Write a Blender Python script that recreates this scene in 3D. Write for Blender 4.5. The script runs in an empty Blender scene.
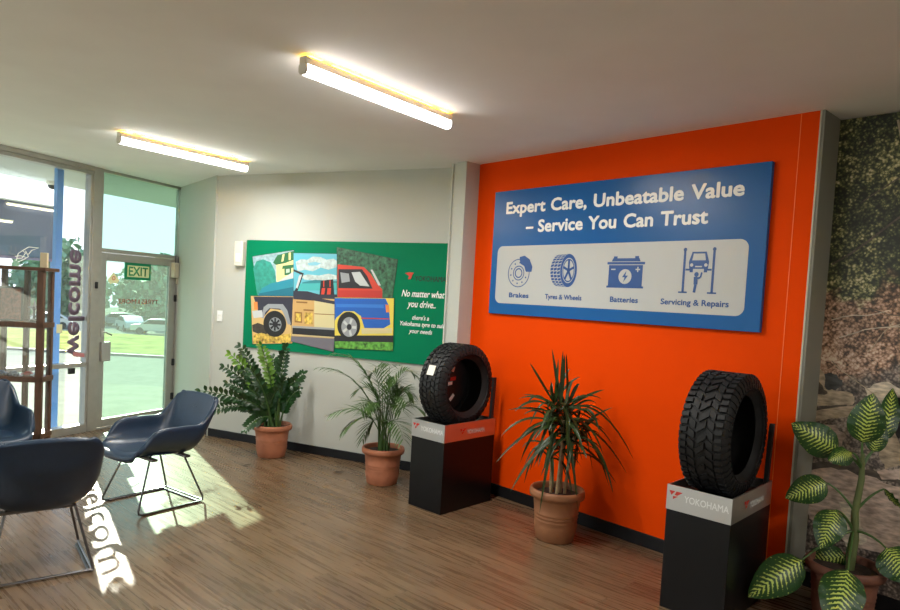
import bpy, bmesh, math, random
from mathutils import Vector, Matrix, Euler
C = bpy.context.scene.collection
SC = bpy.context.scene
PI = math.pi
EXPO=1.2; SKY=.95; SUN=13; TUBE_E=5; TUBE_W=22; UP_W=6; REFL_E=2

# ------------------------------------------------------------------ camera
cd = bpy.data.cameras.new('camera'); cam = bpy.data.objects.new('camera', cd); C.objects.link(cam)
cd.sensor_width = 36; cd.lens = 660.535 * 36 / 900
cd.shift_x = (450 - 441.787) / 900; cd.shift_y = (331.125 - 305) / 900
cd.clip_start = .05; cd.clip_end = 500
R_ = Vector((0.99848639, 0.00262935, 0.05493647)); U_ = Vector((-0.05499935, 0.04773459, 0.99734471)); F_ = Vector((0, 0.99885659, -0.04780695))
m3 = Matrix((R_, U_, -F_)).transposed()
cam.matrix_world = Matrix.Translation((0, 0, 1.61479)) @ m3.to_4x4()
SC.camera = cam

# ------------------------------------------------------------------ light and exposure
SC.view_settings.view_transform = 'Standard'; SC.view_settings.look = 'None'
SC.view_settings.exposure = EXPO; SC.view_settings.gamma = 1; SC.view_settings.use_curve_mapping = False
w = bpy.data.worlds.new('world'); SC.world = w; w.use_nodes = True
nt = w.node_tree; nt.nodes.clear()
out = nt.nodes.new('ShaderNodeOutputWorld'); bg = nt.nodes.new('ShaderNodeBackground')
tc = nt.nodes.new('ShaderNodeTexCoord'); sx = nt.nodes.new('ShaderNodeSeparateXYZ'); rmp = nt.nodes.new('ShaderNodeValToRGB')
nt.links.new(tc.outputs['Generated'], sx.inputs[0]); nt.links.new(sx.outputs['Z'], rmp.inputs[0])
rmp.color_ramp.elements[0].position = 0; rmp.color_ramp.elements[0].color = (.92, .96, 1, 1)
rmp.color_ramp.elements[1].position = .8; rmp.color_ramp.elements[1].color = (.45, .68, 1, 1)
e = rmp.color_ramp.elements.new(.2); e.color = (.78, .92, 1, 1)
nt.links.new(rmp.outputs[0], bg.inputs[0]); bg.inputs[1].default_value = SKY
nt.links.new(bg.outputs[0], out.inputs[0])

SUN_DIR = Vector((.538 * math.cos(math.radians(24.6)), -.8427 * math.cos(math.radians(24.6)), -math.sin(math.radians(24.6))))
sd = bpy.data.lights.new('sun', 'SUN'); sd.energy = SUN; sd.angle = math.radians(.53); sd.color = (1, .93, .73)
so = bpy.data.objects.new('sun', sd); C.objects.link(so); so.rotation_euler = SUN_DIR.to_track_quat('-Z', 'Y').to_euler()
so.location = (-8, 14, 8)

# ------------------------------------------------------------------ helpers
class MB:
    def __init__(s): s.v = []; s.f = []; s.m = []; s.sm = []
    def add(s, vs, fs, mi=0, smooth=True):
        o = len(s.v); s.v += [tuple(v) for v in vs]
        for f in fs: s.f.append(tuple(i + o for i in f)); s.m.append(mi); s.sm.append(smooth)
        return s
    def box(s, a, b, mi=0, M=None):
        (x0, y0, z0), (x1, y1, z1) = a, b
        vs = [Vector(p) for p in ((x0,y0,z0),(x1,y0,z0),(x1,y1,z0),(x0,y1,z0),(x0,y0,z1),(x1,y0,z1),(x1,y1,z1),(x0,y1,z1))]
        if M: vs = [M @ v for v in vs]
        return s.add(vs, [(0,3,2,1),(4,5,6,7),(0,1,5,4),(1,2,6,5),(2,3,7,6),(3,0,4,7)], mi, False)
    def tube(s, pts, r, n=8, mi=0, closed=False, caps=True):
        pts = [Vector(p) for p in pts]; N = len(pts); rs = r if isinstance(r, (list, tuple)) else [r] * N
        up = Vector((0, 0, 1)); prev = None; vs = []
        for i, p in enumerate(pts):
            if closed: t = pts[(i + 1) % N] - pts[i - 1]
            else: t = pts[min(i + 1, N - 1)] - pts[max(i - 1, 0)]
            t.normalize()
            if prev is None:
                a = t.cross(up)
                if a.length < .1: a = t.cross(Vector((1, 0, 0)))
            else: a = prev - t * prev.dot(t)
            a.normalize(); prev = a; b = t.cross(a)
            for k in range(n):
                q = 2 * PI * k / n; vs.append(p + (a * math.cos(q) + b * math.sin(q)) * rs[i])
        fs = []
        for i in range(N if closed else N - 1):
            j = (i + 1) % N
            for k in range(n):
                l = (k + 1) % n; fs.append((i * n + k, i * n + l, j * n + l, j * n + k))
        if not closed and caps: fs.append(tuple(range(n))[::-1]); fs.append(tuple(range((N - 1) * n, N * n)))
        return s.add(vs, fs, mi)
    def lathe(s, prof, n=32, mi=0, M=None, closed=False):
        vs = []; P = len(prof)
        for k in range(n):
            a = 2 * PI * k / n
            for r, z in prof:
                v = Vector((r * math.cos(a), r * math.sin(a), z)); vs.append(M @ v if M else v)
        fs = []
        for k in range(n):
            l = (k + 1) % n
            for i in range(P if closed else P - 1):
                j = (i + 1) % P; fs.append((k * P + i, l * P + i, l * P + j, k * P + j))
        return s.add(vs, fs, mi)
    def poly(s, pts, h=None, mi=0):
        """prism: pts 3D loop, h = extrusion vector"""
        pts = [Vector(p) for p in pts]; n = len(pts)
        if h is None: return s.add(pts, [tuple(range(n))], mi, False)
        h = Vector(h); vs = pts + [p + h for p in pts]
        fs = [tuple(range(n)), tuple(range(2 * n - 1, n - 1, -1))] + [(i, i + n, (i + 1) % n + n, (i + 1) % n) for i in range(n)]
        return s.add(vs, fs, mi, False)
    def build(s, name, mats, parent=None, loc=(0, 0, 0), rz=0, bevel=0, sharp=40, solid=0, sub=0):
        me = bpy.data.meshes.new(name); me.from_pydata(s.v, [], s.f)
        mats = mats if isinstance(mats, (list, tuple)) else [mats]
        for m in mats: me.materials.append(m)
        for p, mi, sm in zip(me.polygons, s.m, s.sm): p.material_index = mi; p.use_smooth = sm
        bm = bmesh.new(); bm.from_mesh(me); bmesh.ops.recalc_face_normals(bm, faces=bm.faces); bm.to_mesh(me); bm.free()
        me.set_sharp_from_angle(angle=math.radians(sharp))
        o = bpy.data.objects.new(name, me); C.objects.link(o); o.location = loc; o.rotation_euler = (0, 0, rz)
        if parent: o.parent = parent
        if solid:
            q = o.modifiers.new('solidify', 'SOLIDIFY'); q.thickness = solid; q.offset = 0
        if bevel:
            q = o.modifiers.new('bevel', 'BEVEL'); q.width = bevel; q.segments = 2; q.limit_method = 'ANGLE'
        if sub:
            q = o.modifiers.new('subsurf', 'SUBSURF'); q.levels = sub; q.render_levels = sub
        return o

def tag(o, label=None, cat=None, group=None, kind=None):
    if label: o['label'] = label
    if cat: o['category'] = cat
    if group: o['group'] = group
    if kind: o['kind'] = kind
    return o
def empty(name, loc=(0, 0, 0), rz=0, label=None, cat=None, group=None, kind=None):
    o = bpy.data.objects.new(name, None); C.objects.link(o); o.location = loc; o.rotation_euler = (0, 0, rz); o.empty_display_size = .1
    return tag(o, label, cat, group, kind)
def copy_tree(o, parent=None):
    c = o.copy(); C.objects.link(c); c.parent = parent
    for ch in list(o.children): copy_tree(ch, c)
    return c

def mat(name, col, rough=.5, metal=0, emit=None, es=1, spec=.5, coat=0):
    m = bpy.data.materials.new(name); m.use_nodes = True; b = m.node_tree.nodes['Principled BSDF']
    b.inputs['Base Color'].default_value = (*col, 1); b.inputs['Roughness'].default_value = rough; b.inputs['Metallic'].default_value = metal
    b.inputs['Specular IOR Level'].default_value = spec; b.inputs['Coat Weight'].default_value = coat
    if emit: b.inputs['Emission Color'].default_value = (*emit, 1); b.inputs['Emission Strength'].default_value = es
    return m
def nd(m, t, **k):
    n = m.node_tree.nodes.new(t)
    for a, v in k.items(): setattr(n, a, v)
    return n
def vary(m, scale=8, amt=.15, bump=0, bscale=None, rough_amt=0, stretch=(1, 1, 1)):
    """procedural colour variation and bump on top of a base colour"""
    nt = m.node_tree; b = nt.nodes['Principled BSDF']; col = tuple(b.inputs['Base Color'].default_value)
    tc = nd(m, 'ShaderNodeTexCoord'); mp = nd(m, 'ShaderNodeMapping'); mp.inputs['Scale'].default_value = stretch
    nt.links.new(tc.outputs['Object'], mp.inputs[0])
    n = nd(m, 'ShaderNodeTexNoise'); n.inputs['Scale'].default_value = scale; n.inputs['Detail'].default_value = 5; nt.links.new(mp.outputs[0], n.inputs['Vector'])
    r = nd(m, 'ShaderNodeValToRGB'); r.color_ramp.elements[0].position = .3; r.color_ramp.elements[1].position = .7
    r.color_ramp.elements[0].color = (*[c * (1 - amt) for c in col[:3]], 1); r.color_ramp.elements[1].color = (*[min(1, c * (1 + amt)) for c in col[:3]], 1)
    nt.links.new(n.outputs[0], r.inputs[0]); nt.links.new(r.outputs[0], b.inputs['Base Color'])
    if bump:
        n2 = nd(m, 'ShaderNodeTexNoise'); n2.inputs['Scale'].default_value = bscale or scale * 4; n2.inputs['Detail'].default_value = 4; nt.links.new(mp.outputs[0], n2.inputs['Vector'])
        bp = nd(m, 'ShaderNodeBump'); bp.inputs['Strength'].default_value = bump; bp.inputs['Distance'].default_value = .005
        nt.links.new(n2.outputs[0], bp.inputs['Height']); nt.links.new(bp.outputs[0], b.inputs['Normal'])
    return m
def glass(name, tint, refl=.06, dust=.0):
    m = bpy.data.materials.new(name); m.use_nodes = True; nt = m.node_tree; nt.nodes.clear()
    o = nt.nodes.new('ShaderNodeOutputMaterial'); mx = nt.nodes.new('ShaderNodeMixShader'); t = nt.nodes.new('ShaderNodeBsdfTransparent'); g = nt.nodes.new('ShaderNodeBsdfGlossy')
    t.inputs[0].default_value = (*tint, 1); g.inputs['Roughness'].default_value = .01; mx.inputs[0].default_value = refl
    nt.links.new(t.outputs[0], mx.inputs[1]); nt.links.new(g.outputs[0], mx.inputs[2]); d = nt.nodes.new('ShaderNodeBsdfTranslucent'); d.inputs[0].default_value = (.9, .95, .92, 1); m2 = nt.nodes.new('ShaderNodeMixShader'); m2.inputs[0].default_value = dust
    nt.links.new(mx.outputs[0], m2.inputs[1]); nt.links.new(d.outputs[0], m2.inputs[2]); nt.links.new(m2.outputs[0], o.inputs[0])
    return m

FONT = None
def text_mb(txt, mp, width=None, height=None, bold=0.0, align='LEFT', shear=0, mb=None, mi=0, space=1.0):
    """flat text outline mapped through mp(tx, ty) -> 3D; fitted to width / cap height"""
    cu = bpy.data.curves.new('t', 'FONT'); cu.body = txt; cu.size = 1; cu.shear = shear; cu.space_character = space; cu.resolution_u = 3
    o = bpy.data.objects.new('t', cu); C.objects.link(o)
    dg = bpy.context.evaluated_depsgraph_get(); me = o.evaluated_get(dg).to_mesh()
    vs = [(v.co.x, v.co.y) for v in me.vertices]; fs = [tuple(p.vertices) for p in me.polygons]
    o.evaluated_get(dg).to_mesh_clear(); bpy.data.objects.remove(o); bpy.data.curves.remove(cu)
    x0 = min(v[0] for v in vs); x1 = max(v[0] for v in vs)
    sy = (height / .7) if height else None; sxx = (width / (x1 - x0)) if width else sy
    if sy is None: sy = sxx
    off = 0 if align == 'LEFT' else (-(x1 - x0) / 2 if align == 'CENTER' else -(x1 - x0))
    mb = mb or MB(); rr = bold * sxx
    for k in range(9 if bold else 1):
        dx, dy = (0, 0) if k == 8 or not bold else (rr * math.cos(k * PI / 4), rr * math.sin(k * PI / 4))
        ps = [Vector(mp(((x - x0) + off) * sxx * (1 - 2 * bold / (x1 - x0) ) + dx + (rr if align == 'LEFT' else 0), y * sy + dy)) for x, y in vs]
        nrm = (Vector(mp(1, 0)) - Vector(mp(0, 0))).cross(Vector(mp(0, 1)) - Vector(mp(0, 0))).normalized() * (.00004 * k)
        mb.add([p + nrm for p in ps], fs, mi, False)
    return mb

# frames: local x along the wall (to the right seen from the room), y away from the room, z up
W_O = Vector((0.0947, 5.9653, 0)); W_A = math.atan2(-.4082, .9129)       # white wall
O_A = math.atan2(-.7389, .6741)                                            # orange wall
G_O = Vector((-3.5063, 7.5748, 0)); G_A = math.atan2(.9193, .3935)       # glass front
def fr(o, a, x, y, z=0): return Vector((o.x + math.cos(a) * x - math.sin(a) * y, o.y + math.sin(a) * x + math.cos(a) * y, z))
H = 2.8

# ------------------------------------------------------------------ materials
M = {}
M['ceiling'] = vary(mat('ceiling paint', (.90, .91, .91), .85), 3, .02)
M['white'] = vary(mat('white wall paint', (.50, .51, .465), .6), 2, .02, .1, 60)
M['orange'] = vary(mat('orange wall paint', (.80, .061, .0), .6, spec=.05), 2, .02, .1, 60)
M['greytrim'] = vary(mat('grey return paint', (.22, .215, .175), .5), 4, .04)
M['alu'] = mat('brushed aluminium', (.60, .59, .57), .32, .95)
M['frame'] = vary(mat('anodised frame', (.42, .41, .38), .4, .6), 12, .05)
M['base'] = mat('black skirting vinyl', (.009, .0095, .011), .4, spec=.25)
M['door_glass'] = glass('green tinted glass', (.68, .84, .79), .05, .025)
M['glass'] = glass('clear glass', (.95, .975, 1), .05, .03)
M['black_gloss'] = mat('black laminate', (.004, .004, .0045), .3, spec=.3)
M['black'] = mat('black plastic', (.012, .012, .013), .5)
M['rubber'] = vary(mat('tyre rubber', (.009, .009, .0095), .62, spec=.35), 30, .15, .15, 120)
M['tread'] = mat('tread rubber', (.011, .011, .0115), .55, spec=.35)
M['leather'] = vary(mat('dark blue leather', (.011, .029, .060), .36, spec=.55), 14, .12, .12, 160)
M['steel'] = mat('dark chromed steel', (.16, .16, .17), .28, .9)
M['terracotta'] = vary(mat('terracotta', (.42, .15, .075), .62), 9, .12, .15, 60)
M['brown_pot'] = vary(mat('brown terracotta', (.27, .11, .045), .6), 9, .12, .15, 60)
M['dark_pot'] = vary(mat('dark red brown pot', (.16, .06, .035), .6), 9, .12, .15, 60)
M['soil'] = vary(mat('potting soil', (.035, .022, .015), .95), 40, .4, .6, 80)
M['zz'] = vary(mat('glossy dark green leaf', (.014, .055, .012), .3), 10, .3)
M['zznew'] = vary(mat('fresh light green leaf', (.12, .26, .02), .35), 10, .25)
M['zzstem'] = mat('green stem', (.06, .13, .03), .5)
M['palm'] = vary(mat('palm leaf', (.06, .125, .025), .45), 10, .3)
M['drac'] = vary(mat('dracaena leaf', (.024, .044, .010), .4, spec=.35), 8, .35)
M['cane'] = vary(mat('tan cane', (.33, .24, .13), .7), 30, .25, .3, 60)
M['vinyl_red'] = mat('red print', (.55, .03, .02), .5)
M['vinyl_white'] = mat('white print', (.86, .86, .84), .45)
M['offwhite_plastic'] = mat('off white plastic', (.72, .68, .58), .45)
M['tube_body'] = mat('cream batten body', (.72, .70, .64), .45)
M['tube'] = mat('lit diffuser', (.9, .9, .88), .4, emit=(.98, .99, .95), es=TUBE_E)
M['signblue'] = vary(mat('blue sign face', (.004, .10, .33), .3, spec=.25), 2, .03)
M['sign_white'] = mat('sign white', (.49, .50, .49), .35)
M['green'] = mat('green poster', (.0, .19, .085), .5, spec=.1)
M['wood'] = vary(mat('brown varnished timber', (.075, .028, .012), .4), 6, .3, stretch=(8, 8, 1))
M['concrete'] = vary(mat('pale concrete paving', (.20, .215, .165), .8, spec=0), 3, .12, .3, 40)
M['asphalt'] = vary(mat('sunlit asphalt', (.17, .185, .15), .85, spec=0), 5, .12, .3, 60)
M['grass'] = vary(mat('dry verge grass', (.20, .22, .07), .9, spec=0), 2, .35, .4, 30)
M['treegreen'] = vary(mat('tree foliage', (.13, .24, .13), .9), .6, .35)
M['bark'] = vary(mat('bark', (.15, .11, .08), .9), 8, .3)
M['bluepaint'] = mat('blue painted steel', (.07, .28, .72), .4)
M['bluegrey'] = vary(mat('blue grey sign board', (.10, .12, .25), .45), 2, .08)
def translucent(name, col):
    m = bpy.data.materials.new(name); m.use_nodes = True; nt = m.node_tree; nt.nodes.clear()
    o = nt.nodes.new('ShaderNodeOutputMaterial'); t = nt.nodes.new('ShaderNodeBsdfTranslucent'); d = nt.nodes.new('ShaderNodeBsdfDiffuse'); mx = nt.nodes.new('ShaderNodeMixShader')
    t.inputs[0].default_value = (*col, 1); d.inputs[0].default_value = (*col, 1); mx.inputs[0].default_value = .3
    nt.links.new(t.outputs[0], mx.inputs[1]); nt.links.new(d.outputs[0], mx.inputs[2]); nt.links.new(mx.outputs[0], o.inputs[0]); return m
M['polycarb'] = translucent('white translucent sheet', (.85, .9, .95))
M['soffit'] = mat('soffit lining', (.52, .54, .52), .7)

# timber vinyl floor
def floor_mat():
    m = mat('timber look vinyl', (.2, .14, .1), .38); nt = m.node_tree; b = nt.nodes['Principled BSDF']
    tc = nd(m, 'ShaderNodeTexCoord'); mp = nd(m, 'ShaderNodeMapping'); mp.inputs['Rotation'].default_value = (0, 0, math.radians(42.6))
    nt.links.new(tc.outputs['Object'], mp.inputs[0])
    br = nd(m, 'ShaderNodeTexBrick'); br.offset = .37; br.inputs['Scale'].default_value = 1; br.inputs['Brick Width'].default_value = 1.25; br.inputs['Row Height'].default_value = .16
    br.inputs['Mortar Size'].default_value = .0012; br.inputs['Mortar Smooth'].default_value = .3; br.inputs['Bias'].default_value = 0
    br.inputs['Color1'].default_value = (.0, .0, .0, 1); br.inputs['Color2'].default_value = (1, 1, 1, 1); br.inputs['Mortar'].default_value = (.2, .2, .2, 1)
    nt.links.new(mp.outputs[0], br.inputs['Vector'])
    m2 = nd(m, 'ShaderNodeMapping'); m2.inputs['Scale'].default_value = (1.1, 24, 1); nt.links.new(mp.outputs[0], m2.inputs[0])
    off = nd(m, 'ShaderNodeVectorMath', operation='MULTIPLY_ADD'); off.inputs[1].default_value = (7, 5, 0); nt.links.new(br.outputs['Color'], off.inputs[0]); nt.links.new(m2.outputs[0], off.inputs[2])
    n = nd(m, 'ShaderNodeTexNoise'); n.inputs['Scale'].default_value = 1.6; n.inputs['Detail'].default_value = 8; n.inputs['Roughness'].default_value = .62; n.inputs['Distortion'].default_value = .4
    nt.links.new(off.outputs[0], n.inputs['Vector'])
    r = nd(m, 'ShaderNodeValToRGB'); cr = r.color_ramp
    cr.elements[0].position = .28; cr.elements[0].color = (.085, .049, .027, 1); cr.elements[1].position = .74; cr.elements[1].color = (.255, .17, .10, 1)
    e = cr.elements.new(.5); e.color = (.155, .098, .053, 1)
    nt.links.new(n.outputs[0], r.inputs[0])
    mx = nd(m, 'ShaderNodeMixRGB', blend_type='MULTIPLY'); mx.inputs[0].default_value = 1
    r2 = nd(m, 'ShaderNodeValToRGB'); r2.color_ramp.elements[0].color = (.78, .77, .76, 1); r2.color_ramp.elements[1].color = (1.05, 1.05, 1.05, 1)
    nt.links.new(br.outputs['Color'], r2.inputs[0]); nt.links.new(r.outputs[0], mx.inputs[1]); nt.links.new(r2.outputs[0], mx.inputs[2])
    dk = nd(m, 'ShaderNodeMixRGB', blend_type='MIX'); dk.inputs[2].default_value = (.06, .04, .03, 1)
    nt.links.new(br.outputs['Fac'], dk.inputs[0]); nt.links.new(mx.outputs[0], dk.inputs[1]); nt.links.new(dk.outputs[0], b.inputs['Base Color'])
    rr = nd(m, 'ShaderNodeMapRange'); rr.inputs[3].default_value = .20; rr.inputs[4].default_value = .36; nt.links.new(n.outputs[0], rr.inputs[0]); nt.links.new(rr.outputs[0], b.inputs['Roughness'])
    return m
M['floor'] = floor_mat()

# printed forest photograph of the mural: dark canopy, rust coloured scrub, shaded ground
def mural_mat():
    m = mat('forest print', (.1, .1, .05), .45); nt = m.node_tree; b = nt.nodes['Principled BSDF']; L = nt.links.new
    tc = nd(m, 'ShaderNodeTexCoord')
    def noise(s, d=6, rg=.65, dist=0):
        n = nd(m, 'ShaderNodeTexNoise'); n.inputs['Scale'].default_value = s; n.inputs['Detail'].default_value = d; n.inputs['Roughness'].default_value = rg; n.inputs['Distortion'].default_value = dist; L(tc.outputs['Object'], n.inputs['Vector']); return n
    def ramp(src, st):
        r = nd(m, 'ShaderNodeValToRGB'); cr = r.color_ramp
        while len(cr.elements) < len(st): cr.elements.new(.5)
        for e, (p, c) in zip(cr.elements, st): e.position = p; e.color = (*c, 1)
        L(src, r.inputs[0]); return r
    v = nd(m, 'ShaderNodeTexVoronoi'); v.inputs['Scale'].default_value = 60; L(tc.outputs['Object'], v.inputs['Vector'])
    big = noise(3.2, 3); fine = noise(22, 8, .8, .8)
    bb = nd(m, 'ShaderNodeMath', operation='MULTIPLY_ADD'); bb.inputs[1].default_value = .55; bb.inputs[2].default_value = .25; L(big.outputs[0], bb.inputs[0])
    a = nd(m, 'ShaderNodeMath', operation='MULTIPLY'); L(bb.outputs[0], a.inputs[0]); L(fine.outputs[0], a.inputs[1])
    a2 = nd(m, 'ShaderNodeMath', operation='MULTIPLY_ADD'); a2.inputs[1].default_value = -.16; L(v.outputs['Distance'], a2.inputs[0]); L(a.outputs[0], a2.inputs[2])
    canopy = ramp(a2.outputs[0], [(.12, (.006, .008, .005)), (.18, (.03, .04, .016)), (.215, (.11, .12, .04)), (.25, (.36, .33, .13)), (.30, (.75, .68, .42))])
    scrub = ramp(a2.outputs[0], [(.10, (.02, .012, .008)), (.155, (.12, .06, .035)), (.195, (.36, .19, .115)), (.24, (.60, .37, .26)), (.30, (.8, .66, .52))])
    ground = ramp(a2.outputs[0], [(.08, (.015, .012, .01)), (.16, (.08, .06, .05)), (.22, (.26, .2, .16)), (.32, (.5, .42, .36))])
    sp = nd(m, 'ShaderNodeSeparateXYZ'); L(tc.outputs['Object'], sp.inputs[0])
    zz = nd(m, 'ShaderNodeMath', operation='MULTIPLY_ADD'); zz.inputs[1].default_value = .9; L(big.outputs[0], zz.inputs[0]); L(sp.outputs['Z'], zz.inputs[2])
    f1 = nd(m, 'ShaderNodeMapRange'); f1.inputs[1].default_value = 2.2; f1.inputs[2].default_value = 2.28; L(zz.outputs[0], f1.inputs[0])
    f2 = nd(m, 'ShaderNodeMapRange'); f2.inputs[1].default_value = 1.74; f2.inputs[2].default_value = 1.8; L(zz.outputs[0], f2.inputs[0])
    m1 = nd(m, 'ShaderNodeMixRGB'); L(f2.outputs[0], m1.inputs[0]); L(ground.outputs[0], m1.inputs[1]); L(scrub.outputs[0], m1.inputs[2])
    m2 = nd(m, 'ShaderNodeMixRGB'); L(f1.outputs[0], m2.inputs[0]); L(m1.outputs[0], m2.inputs[1]); L(canopy.outputs[0], m2.inputs[2])
    g = nd(m, 'ShaderNodeGamma'); g.inputs[1].default_value = .88; L(m2.outputs[0], g.inputs[0]); L(g.outputs[0], b.inputs['Base Color']); return m
M['mural'] = mural_mat()

M['trimpale'] = mat('pale edge strip', (.55, .52, .40), .5)

# ------------------------------------------------------------------ the room shell
P0 = fr(G_O, G_A, .58, 0); P1 = fr(W_O, W_A, -2.85, 0); P2 = W_O.copy(); P3 = fr(W_O, O_A, 2.94, 0); P4 = fr(W_O, O_A, 2.94, .27)
P5 = fr(W_O, O_A, 8.3, .27); P6 = Vector((P5.x, -3.2, 0)); P7 = fr(G_O, G_A, -11.7, 0)
outline = [P0, P1, P2, P3, P4, P5, P6, P7]
def shell(name, z0, z1, m, grow=.0):
    mb = MB(); mb.poly([Vector((p.x, p.y, z0)) for p in outline], (0, 0, z1 - z0)); return tag(mb.build(name, m), kind='structure')
floor = shell('floor', -.12, 0, M['floor']); ceiling = shell('ceiling', H, H + .15, M['ceiling'])
def wall(name, a, b, m, t=.12, z1=H, ext=(0, 0)):
    L = (b - a).length; an = math.atan2(b.y - a.y, b.x - a.x); mb = MB(); mb.box((-ext[0], 0, -.12), (L + ext[1], t, z1 + .15))
    return tag(mb.build(name, m, loc=(a.x, a.y, 0), rz=an), kind='structure')
wall('wall_left', P0, P1, M['white'], ext=(0, .04)); wall('wall_back', P1, P2, M['white'])
wall('wall_right', P2, P3, M['orange'], t=.10)
wall('wall_right_return', P3 - (P4 - P3).normalized() * 0, P4, M['greytrim'], t=-.02)
wall('wall_alcove', P4, P5, M['greytrim'], ext=(.3, 0)); wall('wall_side', P5, P6, M['white']); wall('wall_rear', P6, P7, M['white'])
# thin aluminium angles on the edges of the orange panel
tag(MB().box((2.935, -.004, 0), (2.944, .004, H)).build('trim_1', M['trimpale'], loc=W_O, rz=O_A), kind='structure')
tag(MB().box((2.941, .243, .0), (2.949, .252, H)).build('trim_2', M['trimpale'], loc=W_O, rz=O_A), kind='structure')
# fine seam of the panel
tag(MB().box((2.832, -.0015, .1), (2.836, .0, H)).build('trim_3', mat('orange seam', (.95, .2, .03), .5), loc=W_O, rz=O_A), kind='structure')
# column in the corner
cm = MB(); cm.box((.115, -.16, 0), (.235, .02, H)); cm.box((.05, -.145, 0), (.115, .02, H)); cm.box((.05, -.158, 0), (.066, .02, H))
tag(cm.build('wall_column', M['white'], loc=W_O, rz=O_A), kind='structure')
# skirtings
tag(MB().box((-2.85, -.012, 0), (.05, 0, .085)).build('baseboard_back', M['base'], loc=W_O, rz=W_A, bevel=.002), kind='structure')
tag(MB().box((.235, -.012, 0), (2.93, 0, .092)).build('baseboard_right', M['base'], loc=W_O, rz=O_A, bevel=.002), kind='structure')
tag(MB().box((2.95, .25, 0), (8.0, .27, .092)).build('baseboard_alcove', M['base'], loc=W_O, rz=O_A, bevel=.002), kind='structure')

# ------------------------------------------------------------------ glass front
def gbox(name, bs, m, parent, bevel=.003):
    mb = MB()
    for a, b in bs: mb.box(a, b)
    return mb.build(name, m, parent, bevel=bevel)
door = empty('door_1', G_O, G_A, kind='structure')
# fixed surround and transom light
gbox('door_frame', [((-.645, -.05, 0), (-.525, .06, H)), ((-.525, -.04, 1.925), (.58, .05, 1.965)), ((.55, -.045, 0), (.58, .05, 1.94)), ((-.525, -.03, H - .03), (.58, .05, H)), ((.565, -.02, 1.94), (.58, .04, H)), ((-.525, -.05, 0), (.55, .06, .018))], M['frame'], door)
MB().box((-.525, 0, 1.965), (.565, .006, H - .03)).build('transom_pane', M['door_glass'], door)
leaf = MB()
leaf.box((-.52, -.022, .022), (-.44, .022, 1.92)); leaf.box((.44, -.022, .022), (.545, .022, 1.92)); leaf.box((-.44, -.022, 1.835), (.44, .022, 1.92)); leaf.box((-.44, -.022, .022), (.44, .022, .105))
lf = leaf.build('door_leaf', M['frame'], door, bevel=.003)
MB().box((-.44, -.003, .105), (.44, .003, 1.835)).build('door_pane', M['door_glass'], lf)
MB().box((-.50, -.06, .745), (-.385, -.022, .955)).build('lock_box', mat('grey lock case', (.4, .4, .39), .4, .5), lf, bevel=.006)
hb = MB(); hb.tube([(-.47, -.03, 1.06), (-.47, -.075, 1.06), (-.40, -.085, 1.03)], .008); hb.box((-.49, -.032, 1.01), (-.455, -.022, 1.10)); hb.build('door_handle', M['alu'], lf)
for z in (.25, .67, 1.45): gbox('hinge', [((.52, -.04, z - .04), (.56, -.02, z + .04))], M['black'], lf)
gbox('door_closer', [((.455, -.085, 1.70), (.53, -.022, 1.88)), ((.53, -.06, 1.62), (.585, -.03, 1.80))], mat('tan closer case', (.45, .40, .30), .5), lf, .006)
gbox('closer_arm', [((.50, -.05, 1.88), (.512, -.04, 1.98)), ((.545, -.05, 1.88), (.557, -.04, 1.95))], M['steel'], lf)
tag(gbox('alarm_sensor', [((-.60, -.07, 1.53), (-.575, -.05, 1.60))], M['black'], None), 'small black sensor stuck on the aluminium post left of the door', 'sensor').matrix_world = Matrix.Translation(G_O) @ Matrix.Rotation(G_A, 4, 'Z')

def window(n, x0, x1):
    wn = empty('window_%d' % n, G_O, G_A, kind='structure')
    gbox('window_frame', [((x0, -.045, H - .085), (x1, .06, H - .05)), ((x0, -.06, H - .05), (x1, .03, H)), ((x0, -.045, 0), (x1, .06, .085)), ((x0, -.04, .70), (x1, .05, .745)), ((x0 - .1, -.05, 0), (x0, .06, H)), ((x1 - .025, -.04, .085), (x1, .05, H - .085))], M['frame'], wn)
    MB().box((x0, 0, .085), (x1, .006, .70)).build('window_pane', M['glass'], wn)
    MB().box((x0, 0, .745), (x1, .006, H - .085)).build('window_pane', M['glass'], wn)
    return wn
window(1, -2.85, -.645)
for k in range(4): window(k + 2, -2.95 - 2.2 * (k + 1) + .0 * k, -2.95 - 2.2 * k)

def portal(x, L):
    a = bpy.data.lights.new('daylight_portal', 'AREA'); a.shape = 'RECTANGLE'; a.size = L; a.size_y = H - .1; a.cycles.is_portal = True
    o = bpy.data.objects.new('daylight_portal', a); C.objects.link(o); p = fr(G_O, G_A, x, .08, H / 2); o.location = p
    o.rotation_euler = Vector((math.sin(G_A), -math.cos(G_A), 0)).to_track_quat('-Z', 'Z').to_euler()
portal(0, 1.1); portal(-1.75, 2.2); portal(-7.4, 8.8)

# ------------------------------------------------------------------ outside
def gfr(x, y, z=0): return fr(G_O, G_A, x, y, z)
def gslab(name, x0, x1, y0, y1, z0, z1, m, label, cat, kind=None):
    mb = MB(); mb.box((x0, y0, z0), (x1, y1, z1)); o = mb.build(name, m, loc=G_O, rz=G_A); return tag(o, label, cat, kind=kind)
tag(gslab('trim_soffit', -12, 3, .065, 1.70, H, H + .25, M['soffit'], None, None), kind='structure')
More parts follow.
